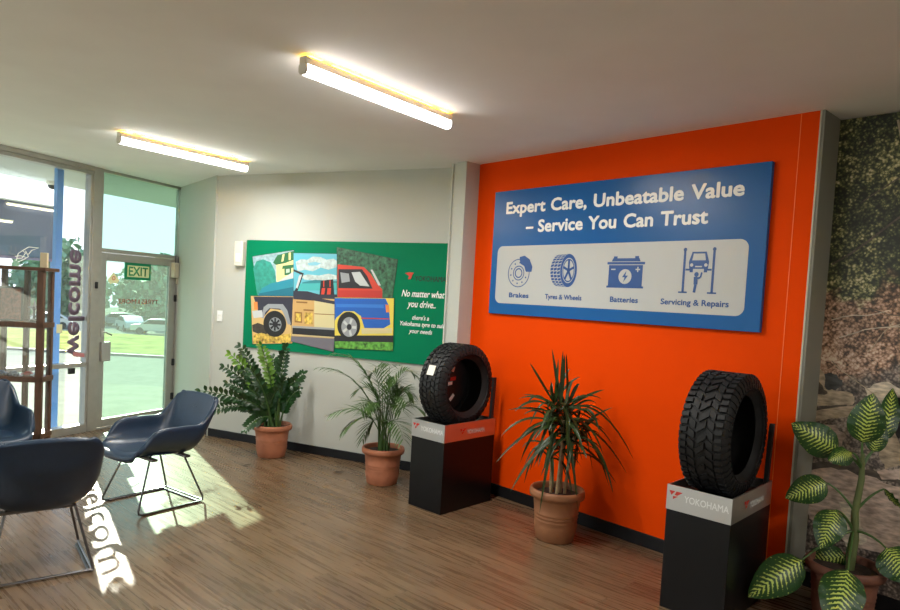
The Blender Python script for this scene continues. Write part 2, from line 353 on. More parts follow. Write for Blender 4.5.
# road, kerb and verge lie across the view behind the door
def strip(name, y0, y1, z0, z1, m, th=.3):
    mb = MB(); mb.add([(-60, y0, z0), (40, y0, z0), (40, y1, z1), (-60, y1, z1), (-60, y0, z0 - th), (40, y0, z0 - th), (40, y1, z1 - th), (-60, y1, z1 - th)],
        [(0,1,2,3),(4,7,6,5),(0,4,5,1),(1,5,6,2),(2,6,7,3),(3,7,4,0)], 0, False)
    return tag(mb.build(name, m), kind='structure')
strip('ground_forecourt', -30, 11.2, -.13, -.13, M['concrete'])
strip('ground_road', 11.2, 15.6, -.14, -.14, M['asphalt'])
strip('ground_kerb', 15.6, 15.8, -.09, -.09, mat('grey kerb', (.10, .10, .08), .8))
strip('ground_verge', 15.8, 20.5, -.08, -.05, M['grass'])
strip('ground_bank', 20.5, 60, -.05, -3.1, M['grass']); strip('ground_carpark', 60, 160, -3.1, -3.1, M['asphalt'])

# outlines printed on the poster and the mural, and where leaf tips reach
POSTER_ART=[
('pA',[(-2.293,1.951),(-1.771,2.027),(-1.746,1.56),(-2.197,1.546)]),
('tree_teal',[(-2.277,1.829),(-2.239,1.903),(-2.156,1.927),(-2.053,1.898),(-1.995,1.811),(-1.967,1.651),(-2.071,1.606),(-2.211,1.556)]),
('cream',[(-1.986,1.891),(-1.766,1.937),(-1.757,1.766),(-1.862,1.727),(-1.969,1.691)]),
('roof',[(-2.026,1.896),(-1.974,1.972),(-1.771,2.021),(-1.766,1.932),(-1.871,1.895),(-1.985,1.873)]),
('cream',[(-1.909,1.981),(-1.883,1.987),(-1.895,1.913),(-1.921,1.907)]),
('cream',[(-1.834,1.999),(-1.809,2.005),(-1.805,1.931),(-1.83,1.925)]),
('roof',[(-1.902,1.867),(-1.77,1.884),(-1.768,1.853),(-1.794,1.847),(-1.79,1.783),(-1.874,1.77),(-1.878,1.839),(-1.907,1.832)]),
('winlight',[(-1.858,1.834),(-1.813,1.841),(-1.811,1.804),(-1.856,1.794)]),
('white',[(-1.95,1.705),(-1.76,1.816),(-1.714,1.807),(-1.756,1.747),(-1.909,1.686)]),
('teal',[(-2.197,1.554),(-2.157,1.624),(-2.042,1.683),(-1.756,1.747),(-1.746,1.56),(-2.176,1.542)]),
('tealdark',[(-2.185,1.574),(-1.751,1.66),(-1.746,1.56),(-2.197,1.546)]),
('pB',[(-1.773,1.998),(-1.248,2.001),(-1.225,1.588),(-1.749,1.562)]),
('cloud',[(-1.742,1.911),(-1.68,1.939),(-1.6,1.936),(-1.539,1.969),(-1.445,1.966),(-1.376,1.942),(-1.291,1.954),(-1.25,1.93),(-1.247,1.874),(-1.346,1.845),(-1.44,1.863),(-1.531,1.823),(-1.626,1.836),(-1.715,1.817)]),
('cloud',[(-1.686,1.768),(-1.592,1.79),(-1.451,1.785),(-1.344,1.806),(-1.243,1.792),(-1.241,1.756),(-1.432,1.733),(-1.621,1.737)]),
('skyblue',[(-1.598,1.902),(-1.505,1.918),(-1.436,1.904),(-1.487,1.882),(-1.581,1.879)]),
('hill',[(-1.651,1.709),(-1.495,1.741),(-1.239,1.736),(-1.238,1.708),(-1.65,1.691)]),
('sea',[(-1.708,1.694),(-1.239,1.72),(-1.235,1.649),(-1.727,1.622)]),
('dark',[(-1.764,1.837),(-1.637,1.799),(-1.704,1.617),(-1.735,1.595),(-1.752,1.607),(-1.719,1.654),(-1.665,1.785),(-1.763,1.816)]),
('white',[(-1.693,1.776),(-1.656,1.788),(-1.705,1.644),(-1.725,1.653)]),
('dark',[(-1.432,1.733),(-1.286,1.754),(-1.265,1.601),(-1.437,1.593)]),
('red',[(-1.413,1.662),(-1.373,1.663),(-1.382,1.598),(-1.419,1.596)]),
('red',[(-1.348,1.664),(-1.306,1.666),(-1.308,1.602),(-1.351,1.6)]),
('red',[(-1.402,1.735),(-1.389,1.735),(-1.386,1.673),(-1.398,1.673)]),
('red',[(-1.328,1.742),(-1.316,1.743),(-1.312,1.676),(-1.324,1.676)]),
('navy',[(-1.752,1.62),(-1.583,1.623),(-1.441,1.598),(-1.232,1.608),(-1.23,1.567),(-1.748,1.541)]),
('pC',[(-1.258,2.065),(-0.586,1.962),(-0.623,1.597),(-1.231,1.577)]),
('red',[(-1.243,1.899),(-1.167,1.896),(-0.945,1.883),(-0.869,1.823),(-0.801,1.738),(-0.732,1.679),(-0.727,1.599),(-1.225,1.58)]),
('dark',[(-1.231,1.854),(-0.964,1.862),(-0.902,1.796),(-0.838,1.681),(-1.221,1.67)]),
('white',[(-1.08,1.828),(-0.986,1.836),(-0.873,1.7),(-0.979,1.705),(-1.034,1.741)]),
('grey',[(-1.208,1.824),(-1.109,1.814),(-1.093,1.739),(-1.187,1.722)]),
('white',[(-0.871,1.86),(-0.848,1.861),(-0.748,1.715),(-0.777,1.714)]),
('reddark',[(-1.219,1.649),(-0.737,1.666),(-0.727,1.599),(-1.225,1.58)]),
('pD',[(-2.289,1.542),(-1.749,1.562),(-1.74,1.09),(-2.239,1.045)]),
('rock',[(-2.256,1.242),(-2.182,1.269),(-2.093,1.247),(-2.048,1.169),(-2.114,1.142),(-2.246,1.174)]),
('ochre',[(-2.234,1.139),(-2.133,1.168),(-1.98,1.147),(-1.758,1.19),(-1.743,1.095),(-2.233,1.051)]),
('navy',[(-2.255,1.538),(-1.749,1.557),(-1.734,1.276),(-1.769,1.269),(-1.846,1.416),(-2.028,1.425),(-2.117,1.327),(-2.189,1.397)]),
('grey',[(-2.144,1.326),(-2.116,1.436),(-2.064,1.471),(-1.875,1.479),(-1.816,1.418),(-1.763,1.28),(-1.802,1.277),(-1.871,1.401),(-1.909,1.431),(-2.042,1.429),(-2.093,1.383),(-2.11,1.317)]),
('orange',[(-2.248,1.483),(-2.2,1.486),(-2.189,1.405),(-2.237,1.402)]),
('white',[(-2.264,1.387),(-2.135,1.402),(-2.124,1.332),(-2.239,1.314)]),
('tyre',(-1.967,1.272,0.145,0.134)),
('grey',(-1.96,1.267,0.079,0.072)),
('dark',(-1.96,1.267,0.033,0.029)),
('pE',[(-1.752,1.552),(-1.254,1.561),(-1.24,1.046),(-1.754,1.11)]),
('crate',[(-1.748,1.536),(-1.5,1.538),(-1.485,1.277),(-1.734,1.271)]),
('cratedark',[(-1.711,1.516),(-1.577,1.518),(-1.576,1.502),(-1.71,1.501)]),
('cratedark',[(-1.725,1.41),(-1.635,1.41),(-1.629,1.304),(-1.719,1.304)]),
('ochre',[(-1.711,1.395),(-1.647,1.396),(-1.643,1.319),(-1.707,1.318)]),
('cratedark',[(-1.618,1.442),(-1.498,1.444),(-1.497,1.428),(-1.617,1.427)]),
('ochre',[(-1.603,1.412),(-1.508,1.412),(-1.502,1.297),(-1.597,1.296)]),
('paleyellow',[(-1.494,1.543),(-1.251,1.514),(-1.238,1.268),(-1.479,1.272)]),
('cratedark',[(-1.486,1.408),(-1.246,1.412),(-1.245,1.404),(-1.486,1.4)]),
('navy',[(-1.749,1.562),(-1.439,1.562),(-1.253,1.54),(-1.251,1.509),(-1.493,1.533),(-1.748,1.536)]),
('dark',[(-1.742,1.255),(-1.237,1.263),(-1.236,1.191),(-1.742,1.185)]),
('grey',[(-1.743,1.268),(-1.238,1.278),(-1.237,1.258),(-1.742,1.247)]),
('road',[(-1.75,1.163),(-1.238,1.175),(-1.24,1.046),(-1.754,1.11)]),
('paleyellow',[(-1.745,1.18),(-1.239,1.19),(-1.239,1.183),(-1.744,1.172)]),
('pF',[(-1.255,1.576),(-0.601,1.601),(-0.586,1.11),(-1.227,1.083)]),
('blue',[(-1.255,1.571),(-0.69,1.594),(-0.653,1.534),(-0.625,1.355),(-0.691,1.315),(-0.903,1.301),(-0.95,1.414),(-1.029,1.455),(-1.142,1.449),(-1.223,1.382),(-1.242,1.35)]),
('bluelight',[(-1.236,1.515),(-0.71,1.538),(-0.702,1.504),(-1.234,1.484)]),
('redstripe',[(-0.949,1.399),(-0.64,1.411),(-0.639,1.401),(-0.946,1.387)]),
('orange',[(-0.687,1.539),(-0.65,1.534),(-0.638,1.468),(-0.677,1.465)]),
('paleyellow',[(-0.937,1.294),(-0.607,1.321),(-0.604,1.272),(-0.929,1.244)]),
('dark',[(-1.234,1.206),(-0.586,1.253),(-0.585,1.184),(-1.231,1.145)]),
('grass',[(-1.231,1.15),(-0.585,1.189),(-0.586,1.11),(-1.227,1.083)]),
('tyre',(-1.081,1.314,0.13,0.133)),
('grey',(-1.074,1.3,0.089,0.096)),
('dark',(-1.074,1.3,0.027,0.028)),
('red',[(-0.498,1.84),(-0.449,1.849),(-0.406,1.846),(-0.421,1.826),(-0.435,1.786),(-0.462,1.785),(-0.453,1.815)]),
]
MURAL_ART=[
('log',[(2.871,1.194),(2.892,1.37),(2.964,1.304),(3.036,1.217),(3.007,1.164)]),
('wood',[(2.91,1.359),(2.95,1.339),(3.071,1.174),(3.04,1.163),(2.981,1.227)]),
('rockdark',[(2.975,1.306),(3.051,1.303),(3.087,1.247),(3.047,1.206),(2.992,1.223)]),
('wood',[(2.874,1.157),(3.111,1.209),(3.154,1.191),(3.147,1.137),(2.892,1.073)]),
('log',[(2.892,1.073),(3.116,1.133),(3.12,1.092),(2.894,1.049)]),
('wood',[(2.883,1.041),(3.266,1.167),(3.383,1.219),(3.386,1.174),(3.222,1.091),(2.899,0.975)]),
('woodlight',[(3.201,1.239),(3.306,1.293),(3.395,1.243),(3.406,1.088),(3.312,1.083),(3.247,1.164)]),
('cut',[(3.286,1.159),(3.324,1.176),(3.342,1.122),(3.312,1.072),(3.272,1.088)]),
('black',[(3.327,1.205),(3.405,1.228),(3.422,1.001),(3.352,0.987)]),
('stump',[(3.294,1.057),(3.36,1.08),(3.416,0.836),(3.333,0.8),(3.296,0.896)]),
('log',[(2.888,0.749),(3.142,0.792),(3.295,0.78),(3.415,0.785),(3.418,0.741),(3.147,0.722),(2.892,0.7)]),
('rockpale',[(2.892,0.687),(3.066,0.751),(3.248,0.746),(3.434,0.722),(3.464,0.312),(3.229,0.322),(3.009,0.407),(2.903,0.471)]),
('rockpale',[(2.89,0.949),(3.063,1.004),(3.131,0.945),(3.096,0.842),(2.9,0.814)]),
('rockpale',[(3.295,0.78),(3.425,0.833),(3.431,0.755),(3.323,0.74)]),
('woodlight',[(3.117,0.559),(3.222,0.551),(3.276,0.367),(3.178,0.306)]),
]
ZZ_TIPS=[(-0.578,-0.337,0.658),(-0.515,-0.155,0.446),(-0.437,-0.208,0.864),(-0.4,-0.078,0.977),(-0.311,-0.034,1.055),(-0.06,-0.222,1.092),(0.174,-0.188,1.093),(0.253,0.21,0.799),(-0.192,-0.17,0.296),(-0.159,-0.172,0.876),(-0.046,0.222,0.941),(0.219,0.034,0.641),(-0.44,0.02,0.694),(-0.3,-0.103,0.574),(-0.062,0.05,0.76),(0.146,-0.13,0.774)]
PALM_TIPS=[(-0.55,-0.029,0.986),(-0.46,0.116,1.099),(-0.434,-0.057,0.603),(-0.336,0.077,0.454),(-0.19,0.066,0.359),(0.049,-0.218,1.064),(0.219,0.14,0.95),(0.308,0.054,0.643),(0.222,-0.092,0.773),(0.187,-0.229,0.476),(-0.169,0.168,0.916),(-0.249,-0.045,0.791),(0.094,0.117,0.849),(-0.095,0.184,0.998),(-0.007,0.108,0.783)]
DIEF=[((-0.332,0.038,1.053),(-0.098,-0.013,0.92),0.17),((0.049,-0.032,1.247),(0.024,-0.016,0.976),0.17),((0.159,0.043,1.107),(0.102,0.007,0.926),0.1),((-0.209,-0.117,0.891),(-0.066,-0.081,0.932),0.1),((-0.312,0.074,0.632),(-0.12,0.024,0.741),0.15),((-0.211,-0.116,0.426),(-0.108,-0.055,0.619),0.15),((-0.537,-0.057,0.125),(-0.248,-0.025,0.329),0.19),((-0.25,-0.334,0.103),(-0.1,-0.183,0.349),0.2),((0.172,-0.285,0.33),(0.106,-0.151,0.463),0.19),((0.253,-0.082,0.637),(0.141,-0.047,0.743),0.06),((-0.122,0.213,0.229),(0.034,0.052,0.336),0.14),((0.283,0.159,1.261),(0.185,0.05,0.987),0.1)]

# ------------------------------------------------------------------ beyond the glass
rnd = random.Random(5)
# blue post and the blue grey sign board under the canopy
tag(MB().box((-.90, .16, -.13), (-.83, .21, H)).build('sign_post', M['bluepaint'], loc=G_O, rz=G_A), 'slim bright blue post standing just outside the left window', 'post')
BN = 1.62
sb = empty('sign_board', fr(G_O, G_A, 0, BN, 0), G_A, 'large blue grey board with a pale top edge hanging beyond the left window', 'sign')
MB().box((-5.5, 0, 1.85), (.26, .10, 2.50)).build('board', M['bluegrey'], sb, bevel=.01)
MB().box((-5.5, .03, 2.50), (.26, .05, 2.795)).build('added_fascia', M['polycarb'], sb)  # sheet added to stop the sun passing above the board
MB().box((-5.5, -.02, 2.495), (.26, .02, 2.515)).build('top_edge', M['vinyl_white'], sb)
MB().box((-5.5, -.01, 1.82), (.26, .11, 1.85)).build('bottom_edge', mat('mauve edge', (.25, .18, .35), .5), sb)
MB().box((.17, .02, -.13), (.24, .09, 1.82)).build('post', M['bluepaint'], sb)
for i, (x0, x1, z, lb) in enumerate(((-.48, .20, 2.46, 'upper glowing strip imitating a tube light reflected in the left window'), (-1.5, -.40, 2.255, 'lower glowing strip imitating a tube light reflected in the left window'))):
    t = empty('tube_reflection', fr(G_O, G_A, 0, BN, 0), G_A, lb, 'reflection', 'glowing strips imitating reflected tube lights')  # glowing strip added to imitate an indoor tube mirrored in the pane
    MB().box((x0, -.05, z), (x1, -.002, z + .014)).build('body', M['tube_body'], t)
    mb = MB(); mb.tube([(x0 + .01, -.03, z - .010), (x1 - .01, -.03, z - .010)], .011); mb.build('tube', mat('glowing tube reflection', (.9, .85, .7), .4, emit=(1, .85, .5), es=REFL_E), t)
# security camera on the soffit edge
sc = empty('security_camera', fr(G_O, G_A, .02, 1.50, H), G_A, 'white dome security camera under the soffit above the door', 'camera')
MB().lathe([(0, 0), (.07, 0), (.07, -.035), (.055, -.05)], 20).build('base', M['offwhite_plastic'], sc)
MB().lathe([(.055, -.045)] + [(.055 * math.cos(a), -.045 - .055 * math.sin(a)) for a in [i * PI / 12 for i in range(1, 7)]], 20).build('dome', M['black_gloss'], sc)

# parked cars beyond the verge
def make_car(x, y, rz, col, label):
    col = tuple(c * .6 for c in col)
    root = empty('parked_car', (x, y, -3.1), rz, label, 'car', 'cars parked beyond the grass verge')
    L, W = 4.4, 1.75
    prof = [(-2.2, .35), (-2.2, .75), (-2.1, .88), (-1.3, .97), (-.65, 1.42), (.2, 1.47), (1.0, 1.43), (1.75, .98), (2.15, .92), (2.2, .6), (2.2, .35)]
    mb = MB(); mb.poly([(a, -W / 2, z) for a, z in prof], (0, W, 0)); mb.build('body', mat('car paint', col, .3, coat=.5), root, bevel=.06)
    g = MB()
    for s in (-1, 1): g.poly([(a, s * (W / 2 + .004), z) for a, z in ((-1.1, .99), (-.6, 1.36), (.9, 1.37), (1.5, .99))], (0, s * .008, 0))
    g.poly([(-1.29, -.72, 1.0), (-1.29, .72, 1.0), (-.70, .66, 1.40), (-.70, -.66, 1.40)], (-.03, 0, .02))
    g.build('windows', M['black_gloss'], root)
    for a in (-1.35, 1.35):
        for s in (-1, 1):
            wmb = MB(); wmb.lathe([(.0, -.1), (.2, -.1), (.33, -.09), (.33, .09), (.2, .1), (0, .1)], 20, M=Matrix.Translation((a, s * .8, .33)) @ Matrix.Rotation(PI / 2, 4, 'X')); wmb.build('wheel', M['rubber'], root)
for x, y, rz, col, lb in ((-37.2, 62, .5, (.75, .77, .78), 'white parked car, the nearer one seen through the middle of the door glass'), (-30.5, 64.5, -.9, (.55, .62, .66), 'silver blue parked car right of the white one beyond the verge'),
                          (-26.5, 61.5, .2, (.75, .75, .72), 'white parked car at the right edge of the door glass'), (-42, 63.5, .3, (.13, .16, .2), 'dark parked car at the left edge of the door glass'),
                          (-33.9, 69.5, .1, (.16, .2, .24), 'dark car parked behind the white and the silver cars')):
    make_car(x, y, rz, col, lb)

def tree(x, y, z, h, cr, seed, label):
    r = random.Random(seed); root = empty('tree', (x, y, z), 0, label, 'tree', 'trees beyond the car park')
    tb = MB(); tb.tube([(0, 0, 0), (.1, 0, h * .3), (.3, .1, h * .6)], [h * .03, h * .022, h * .012]); tb.build('trunk', M['bark'], root)
    mb = MB()
    for i in range(1500):
        a = r.uniform(0, 2 * PI); u = r.uniform(-1, 1); rr = cr * (.55 + .45 * r.random()) * (1 + .25 * math.sin(3 * a + seed) * math.cos(2 * u + seed))
        q = math.sqrt(1 - u * u); c = Vector((rr * q * math.cos(a), rr * q * math.sin(a), h * .5 + rr * u * (1.0 if u < 0 else .95) * h / (2 * cr))); s = cr * r.uniform(.05, .11)
        e = Euler((r.uniform(0, PI), r.uniform(0, PI), r.uniform(0, PI))).to_matrix()
        mb.add([c + e @ Vector(p) * s for p in ((-1, -.6, 0), (1, -.5, .3), (.8, .7, 0), (-.7, .6, .3))], [(0, 1, 2, 3)], 0, False)
    mb.build('foliage', M['treegreen'], root)
k = 0
descr = ['tall', 'round', 'broad', 'low']
for x, y, h, cr in ((-52, 89, 7.6, 5.4), (-45, 77, 9.2, 5.0), (-38, 89, 7.4, 4.8), (-31.5, 77, 8.4, 4.6), (-25, 89, 9.8, 4.6), (-60, 77, 7.8, 4.6), (-68, 89, 7.0, 4.8), (-76, 77, 8, 5), (-45, 101, 7.4, 5), (-33, 101, 7.6, 4.6)):
    lbs = ['leafy green tree beyond the car park, seen above the left part of the door leaf', 'leafy tree beyond the car park just right of the aluminium post', 'lower green tree behind the parked cars in the middle of the door glass',
           'green tree behind the silver blue car', 'tallest green tree at the right edge of the door glass', 'green tree seen through the window lettering', 'green tree seen through the cabinet side panel', 'green tree seen through the cabinet shelves', 'back tree between the two nearest trees left of the exit sign', 'back tree behind the exit sign']
    tree(x, y, -3.1, h, cr, k + 3, lbs[k]); k += 1

# ------------------------------------------------------------------ glass lettering and signs
def gmap(x0, z0, y=-.004): return lambda a, b: (x0 + a, y, z0 + b)
welcome = text_mb('welcome', lambda a, b: (-.855 + b, -.004, .80 + a), width=1.12, height=.175, bold=.035)
tag(welcome.build('window_lettering', mat('grey purple vinyl', (.16, .12, .17), .6), loc=G_O, rz=G_A, solid=.001), 'dark vertical welcome lettering stuck on the left window pane', 'lettering')
dl = empty('door_lettering', G_O, G_A, 'small rust red reversed TYRES & MORE lettering on the door glass', 'lettering')
rust = mat('rust vinyl', (.28, .07, .04), .6)
for t_, x_, w_ in (('TYRES', .30, .245), ('&', .035, .035), ('MORE', -.02, .255)):
    text_mb(t_, (lambda x_: lambda a, b: (x_ - a, -.006, 1.375 + b))(x_), width=w_, height=.05, bold=.012).build('word', rust, dl, solid=.001)
ex = empty('exit_sign', fr(G_O, G_A, -.02, -.012, 1.74), G_A, 'green and cream EXIT sign stuck on the door glass', 'sign')
MB().box((-.18, -.012, -.095), (.18, .004, .095)).build('panel', mat('green sign border', (.0, .20, .09), .4), ex, bevel=.004)
MB().box((-.15, -.014, -.065), (.15, -.0125, .065)).build('face', mat('cream sign face', (.62, .68, .36), .5), ex)
text_mb('EXIT', lambda a, b: (a, -.0155, -.048 + b), width=.27, height=.10, bold=.02, align='CENTER').build('lettering', mat('exit green', (.02, .26, .10), .5), ex, solid=.001)
st = empty('window_sticker', fr(G_O, G_A, -.335, -.006, 1.65), G_A, 'pale yellow diamond sticker with a small red ring on the door glass', 'sticker')
MB().poly([(-.075, 0, -.02), (0, 0, .065), (.075, 0, -.02), (.05, 0, -.055), (-.05, 0, -.055)], (0, -.002, 0)).build('backing', mat('pale yellow sticker', (.75, .75, .42), .5), st)
rg = MB(); rg.lathe([(.015, 0), (.022, 0), (.022, .001), (.015, .001)], 20, M=Matrix.Translation((0, -.003, .0)) @ Matrix.Rotation(PI / 2, 4, 'X'), closed=True); rg.build('ring', M['vinyl_red'], st)
# small white line drawing on the pane above the cabinet, pale tag, and lower notices
ln = MB()
for pts in (((-1.42, 1.76), (-1.40, 1.83), (-1.36, 1.86), (-1.33, 1.84), (-1.36, 1.79), (-1.41, 1.78)), ((-1.36, 1.86), (-1.30, 1.90), (-1.2, 1.90), (-1.27, 1.87), (-1.30, 1.83)), ((-1.40, 1.75), (-1.34, 1.78), (-1.30, 1.81), (-1.33, 1.86)), ((-1.43, 1.80), (-1.38, 1.81), (-1.33, 1.80))):
    ln.tube([(x, -.004, z) for x, z in pts], .004, 5)
tag(ln.build('window_decal', M['vinyl_white'], loc=G_O, rz=G_A), 'white line drawn decal on the window pane above the cabinet', 'sticker')
tag(MB().box((-.99, -.008, 1.06), (-.93, -.003, 1.15), ).build('window_notice', mat('pale yellow paper', (.7, .7, .45), .6), loc=G_O, rz=G_A), 'small pale yellow notice on the window beside the cabinet', 'notice')
tag(MB().poly([(-.80, -.006, .815), (-.62, -.006, .79), (-.62, -.006, .83), (-.80, -.006, .86)], (0, -.002, 0)).build('window_strip', mat('pink strip', (.5, .2, .2), .6), loc=G_O, rz=G_A), 'pinkish strip under the window lettering above the rail', 'sticker')
tag(MB().box((-.885, -.075, .64), (-.82, -.042, .70)).build('window_latch', M['black'], loc=G_O, rz=G_A, bevel=.004), 'small black box under the window rail left of the door', 'latch')

# ------------------------------------------------------------------ display cabinet
CA = math.radians(6); CO = Vector((-3.45, 5.70, 0))
cab = empty('display_cabinet', CO, CA, 'tall brown timber and glass display cabinet by the window', 'cabinet')
WD, DP, TZ = .44, .22, 1.70
def cbox(name, bs, m=M['wood'], parent=cab, bevel=.003): return gbox(name, bs, m, parent, bevel)
for x, y in ((-.055, 0), (-WD, 0), (-.05, DP - .04), (-WD, DP - .04), (-.25, DP - .04)): cbox('post', [((x, y, 0), (x + (.055 if y == 0 else .04), y + .04, TZ - .03))])
cbox('top', [((-WD - .02, -.02, TZ - .03), (.02, DP + .02, TZ))])
for z, nm in ((1.175, 'shelf'), (.70, 'shelf'), (.20, 'shelf')): cbox(nm, [((-WD, .0, z), (0, DP, z + .045))])
cbox('side_pane', [((-.022, .04, .25), (-.018, DP - .04, TZ - .03))], M['glass'], bevel=0)
cbox('front_pane', [((-WD + .04, .018, .25), (-.055, .022, TZ - .03))], M['glass'], bevel=0)
def cput(x, y, z): p = Matrix.Translation(CO) @ Matrix.Rotation(CA, 4, 'Z') @ Vector((x, y, z)); return p
pic = empty('framed_picture', cput(-.33, .13, 1.22), CA, 'small framed picture with a reddish print on the upper shelf of the cabinet', 'picture')
MB().box((-.10, 0, 0), (.10, .015, .30)).build('frame', mat('dark frame', (.05, .03, .025), .5), pic, bevel=.002)
MB().box((-.085, -.002, .015), (.085, 0, .285)).build('print', vary(mat('reddish print', (.22, .07, .05), .5), 40, .5), pic)
tr = empty('trophy', cput(-.13, .12, 1.22), CA, 'small dark trophy with a winged figure on the upper shelf of the cabinet', 'trophy')
MB().lathe([(0, 0), (.035, 0), (.035, .02), (.01, .03), (.008, .10), (.02, .12), (0, .13)], 16).build('stand', M['black_gloss'], tr)
MB().poly([(-.06, 0, .13), (-.01, 0, .145), (0, 0, .19), (.01, 0, .145), (.06, 0, .16), (.01, 0, .12), (-.01, 0, .115)], (0, .01, 0)).build('figure', M['steel'], tr)
def toy(x, y, rz, col, lb):
    t = empty('toy_car', cput(x, y, .745), CA + rz, lb, 'toy car', 'toy cars on the middle shelf of the cabinet')
    MB().poly([(a, -.02, z) for a, z in ((-.05, .008), (-.05, .022), (-.025, .026), (-.012, .04), (.02, .04), (.034, .026), (.05, .022), (.05, .008))], (0, .04, 0)).build('body', mat('toy paint', col, .3), t, bevel=.003)
    for a in (-.03, .03):
        for s in (-1, 1): MB().lathe([(0, -.004), (.01, -.004), (.01, .004), (0, .004)], 12, M=Matrix.Translation((a, s * .02, .01)) @ Matrix.Rotation(PI / 2, 4, 'X')).build('wheel', M['black'], t)
toy(-.38, .09, .3, (.05, .09, .16), 'dark blue toy car at the left end of the middle cabinet shelf')
toy(-.27, .07, -.2, (.10, .12, .14), 'grey toy car second from the left on the middle cabinet shelf')
toy(-.16, .10, .2, (.35, .05, .04), 'red toy car on the middle cabinet shelf')
toy(-.07, .07, 1.2, (.5, .5, .5), 'silver toy car at the right end of the middle cabinet shelf')
tag(MB().box((-.06, .05, TZ), (.0, .08, TZ + .13)).build('price_tag', mat('tan card', (.5, .42, .28), .6), loc=CO, rz=CA, bevel=.004), 'tan card standing on top of the display cabinet', 'card')

# ------------------------------------------------------------------ chairs
def smooth(t): return t * t * (3 - 2 * t)
def lerp_tab(tab, v):
    for (a, *p), (b, *q) in zip(tab, tab[1:]):
        if v <= b: t = (v - a) / (b - a); return [x + (y - x) * t for x, y in zip(p, q)]
    return list(tab[-1][1:])
def make_chair(label):
    root = empty('tub_chair', (0, 0, 0), 0, label, 'chair', 'dark blue tub chairs')
    cen = [(0, -.30, .375), (.07, -.315, .40), (.16, -.25, .41), (.38, -.02, .385), (.52, .12, .375), (.60, .20, .385), (.67, .255, .45), (.8, .325, .61), (.93, .36, .755), (1, .370, .79)]
    side = [(0, -.27, .385), (.07, -.275, .415), (.16, -.235, .49), (.27, -.165, .585), (.33, -.10, .605), (.50, .07, .605), (.60, .16, .60), (.66, .20, .605), (.72, .235, .635), (.90, .325, .735), (.97, .348, .765), (1, .355, .768)]
    xs = [(0, .165), (.06, .215), (.16, .245), (.33, .265), (.60, .268), (.70, .266), (.85, .262), (.93, .25), (.97, .235), (1, .20)]
    NU, NV = 32, 34; vs = []
    for j in range(NV + 1):
        v = j / NV; c = lerp_tab(cen, v); s = lerp_tab(side, v); x = lerp_tab(xs, v)[0]
        ex = 2 / 3.0 if v < .6 else 2 / (3.0 - (v - .6) * 2)
        for i in range(NU + 1):
            u = -1 + 2 * i / NU; tt = abs(u) ** 1.25 * PI / 2
            wgt = 1 - max(0, math.cos(tt)) ** ex; xx = x * (.90 + .10 * wgt) * math.copysign(math.sin(tt) ** ex, u)
            vs.append((xx, c[0] + (s[0] - c[0]) * wgt, c[1] + (s[1] - c[1]) * wgt))
    fs = [(j * (NU + 1) + i, j * (NU + 1) + i + 1, (j + 1) * (NU + 1) + i + 1, (j + 1) * (NU + 1) + i) for j in range(NV) for i in range(NU)]
    mb = MB(); mb.add(vs, fs); sh = mb.build('shell', M['leather'], root, solid=.038, sub=1, sharp=180)
    # loose seat pad
    mb = MB(); vs = []; n = 20
    for j in range(n + 1):
        for i in range(n + 1):
            a, b = -1 + 2 * i / n, -1 + 2 * j / n; ex_ = (1 - abs(a) ** 4) * (1 - abs(b) ** 4)
            xx = .205 * a * math.sqrt(1 - b * b / 3.2); yy = -.065 + .235 * b * math.sqrt(1 - a * a / 5)
            vs.append((xx, yy, (.403 - .012 * max(0, b)) + .034 * max(0, ex_) ** .4))
    fs = [(j * (n + 1) + i, j * (n + 1) + i + 1, (j + 1) * (n + 1) + i + 1, (j + 1) * (n + 1) + i) for j in range(n) for i in range(n)]
    mb.add(vs, fs); mb.build('seat_cushion', M['leather'], root, sub=1, sharp=180)
    # stitched round badge on the backrest
    tilt = math.atan2(.13, .07)
    bm_ = MB(); bm_.lathe([(.038, -.003), (.045, 0), (.038, .003), (.031, 0)], 28, closed=True, M=Matrix.Translation((0, .338, .715)) @ Matrix.Rotation(math.radians(66), 4, 'X'))
    bm_.build('badge_ring', M['leather'], root)
    for s in (-1, 1):
        pts = [(s * .15, -.12, .400), (s * .238, -.253, .04), (s * .241, -.25, .018), (s * .242, -.225, .009), (s * .243, .225, .009), (s * .243, .25, .018), (s * .24, .252, .04), (s * .155, .12, .395)]
        MB().tube(pts, .0075, 8).build('leg', M['steel'], root)
        MB().tube([(s * .225, -.215, .0065), (s * .225, .225, .0065)], .0065, 8).build('runner', M['steel'], root)
    MB().tube([(-.243, .25, .016), (.243, .25, .016)], .0075, 8).build('crossbar', M['steel'], root)
    MB().tube([(-.243, .225, .008), (.243, .225, .008)], .0065, 8).build('crossbar', M['steel'], root)
    mb = MB(); mb.box((-.155, -.15, .362), (.22, -.11, .378)); mb.box((-.155, .11, .352), (.22, .15, .368)); mb.build('seat_bracket', M['steel'], root)
    return root
ch = make_chair('dark blue tub chair in the middle, turned towards the camera, beside the sunlit floor'); ch.location = (-2.07, 4.83, 0); ch.rotation_euler = (0, 0, math.radians(-35.3))
c2 = copy_tree(ch); c2['label'] = 'nearest dark blue tub chair seen from behind at the lower left'; c2.location = (-2.205, 3.645, 0); c2.rotation_euler = (0, 0, math.radians(-143.1))
c3 = copy_tree(ch); c3['label'] = 'dark blue tub chair cut by the left frame edge in front of the cabinet'; c3.location = (-3.37, 4.90, 0); c3.rotation_euler = (0, 0, math.radians(48.6))

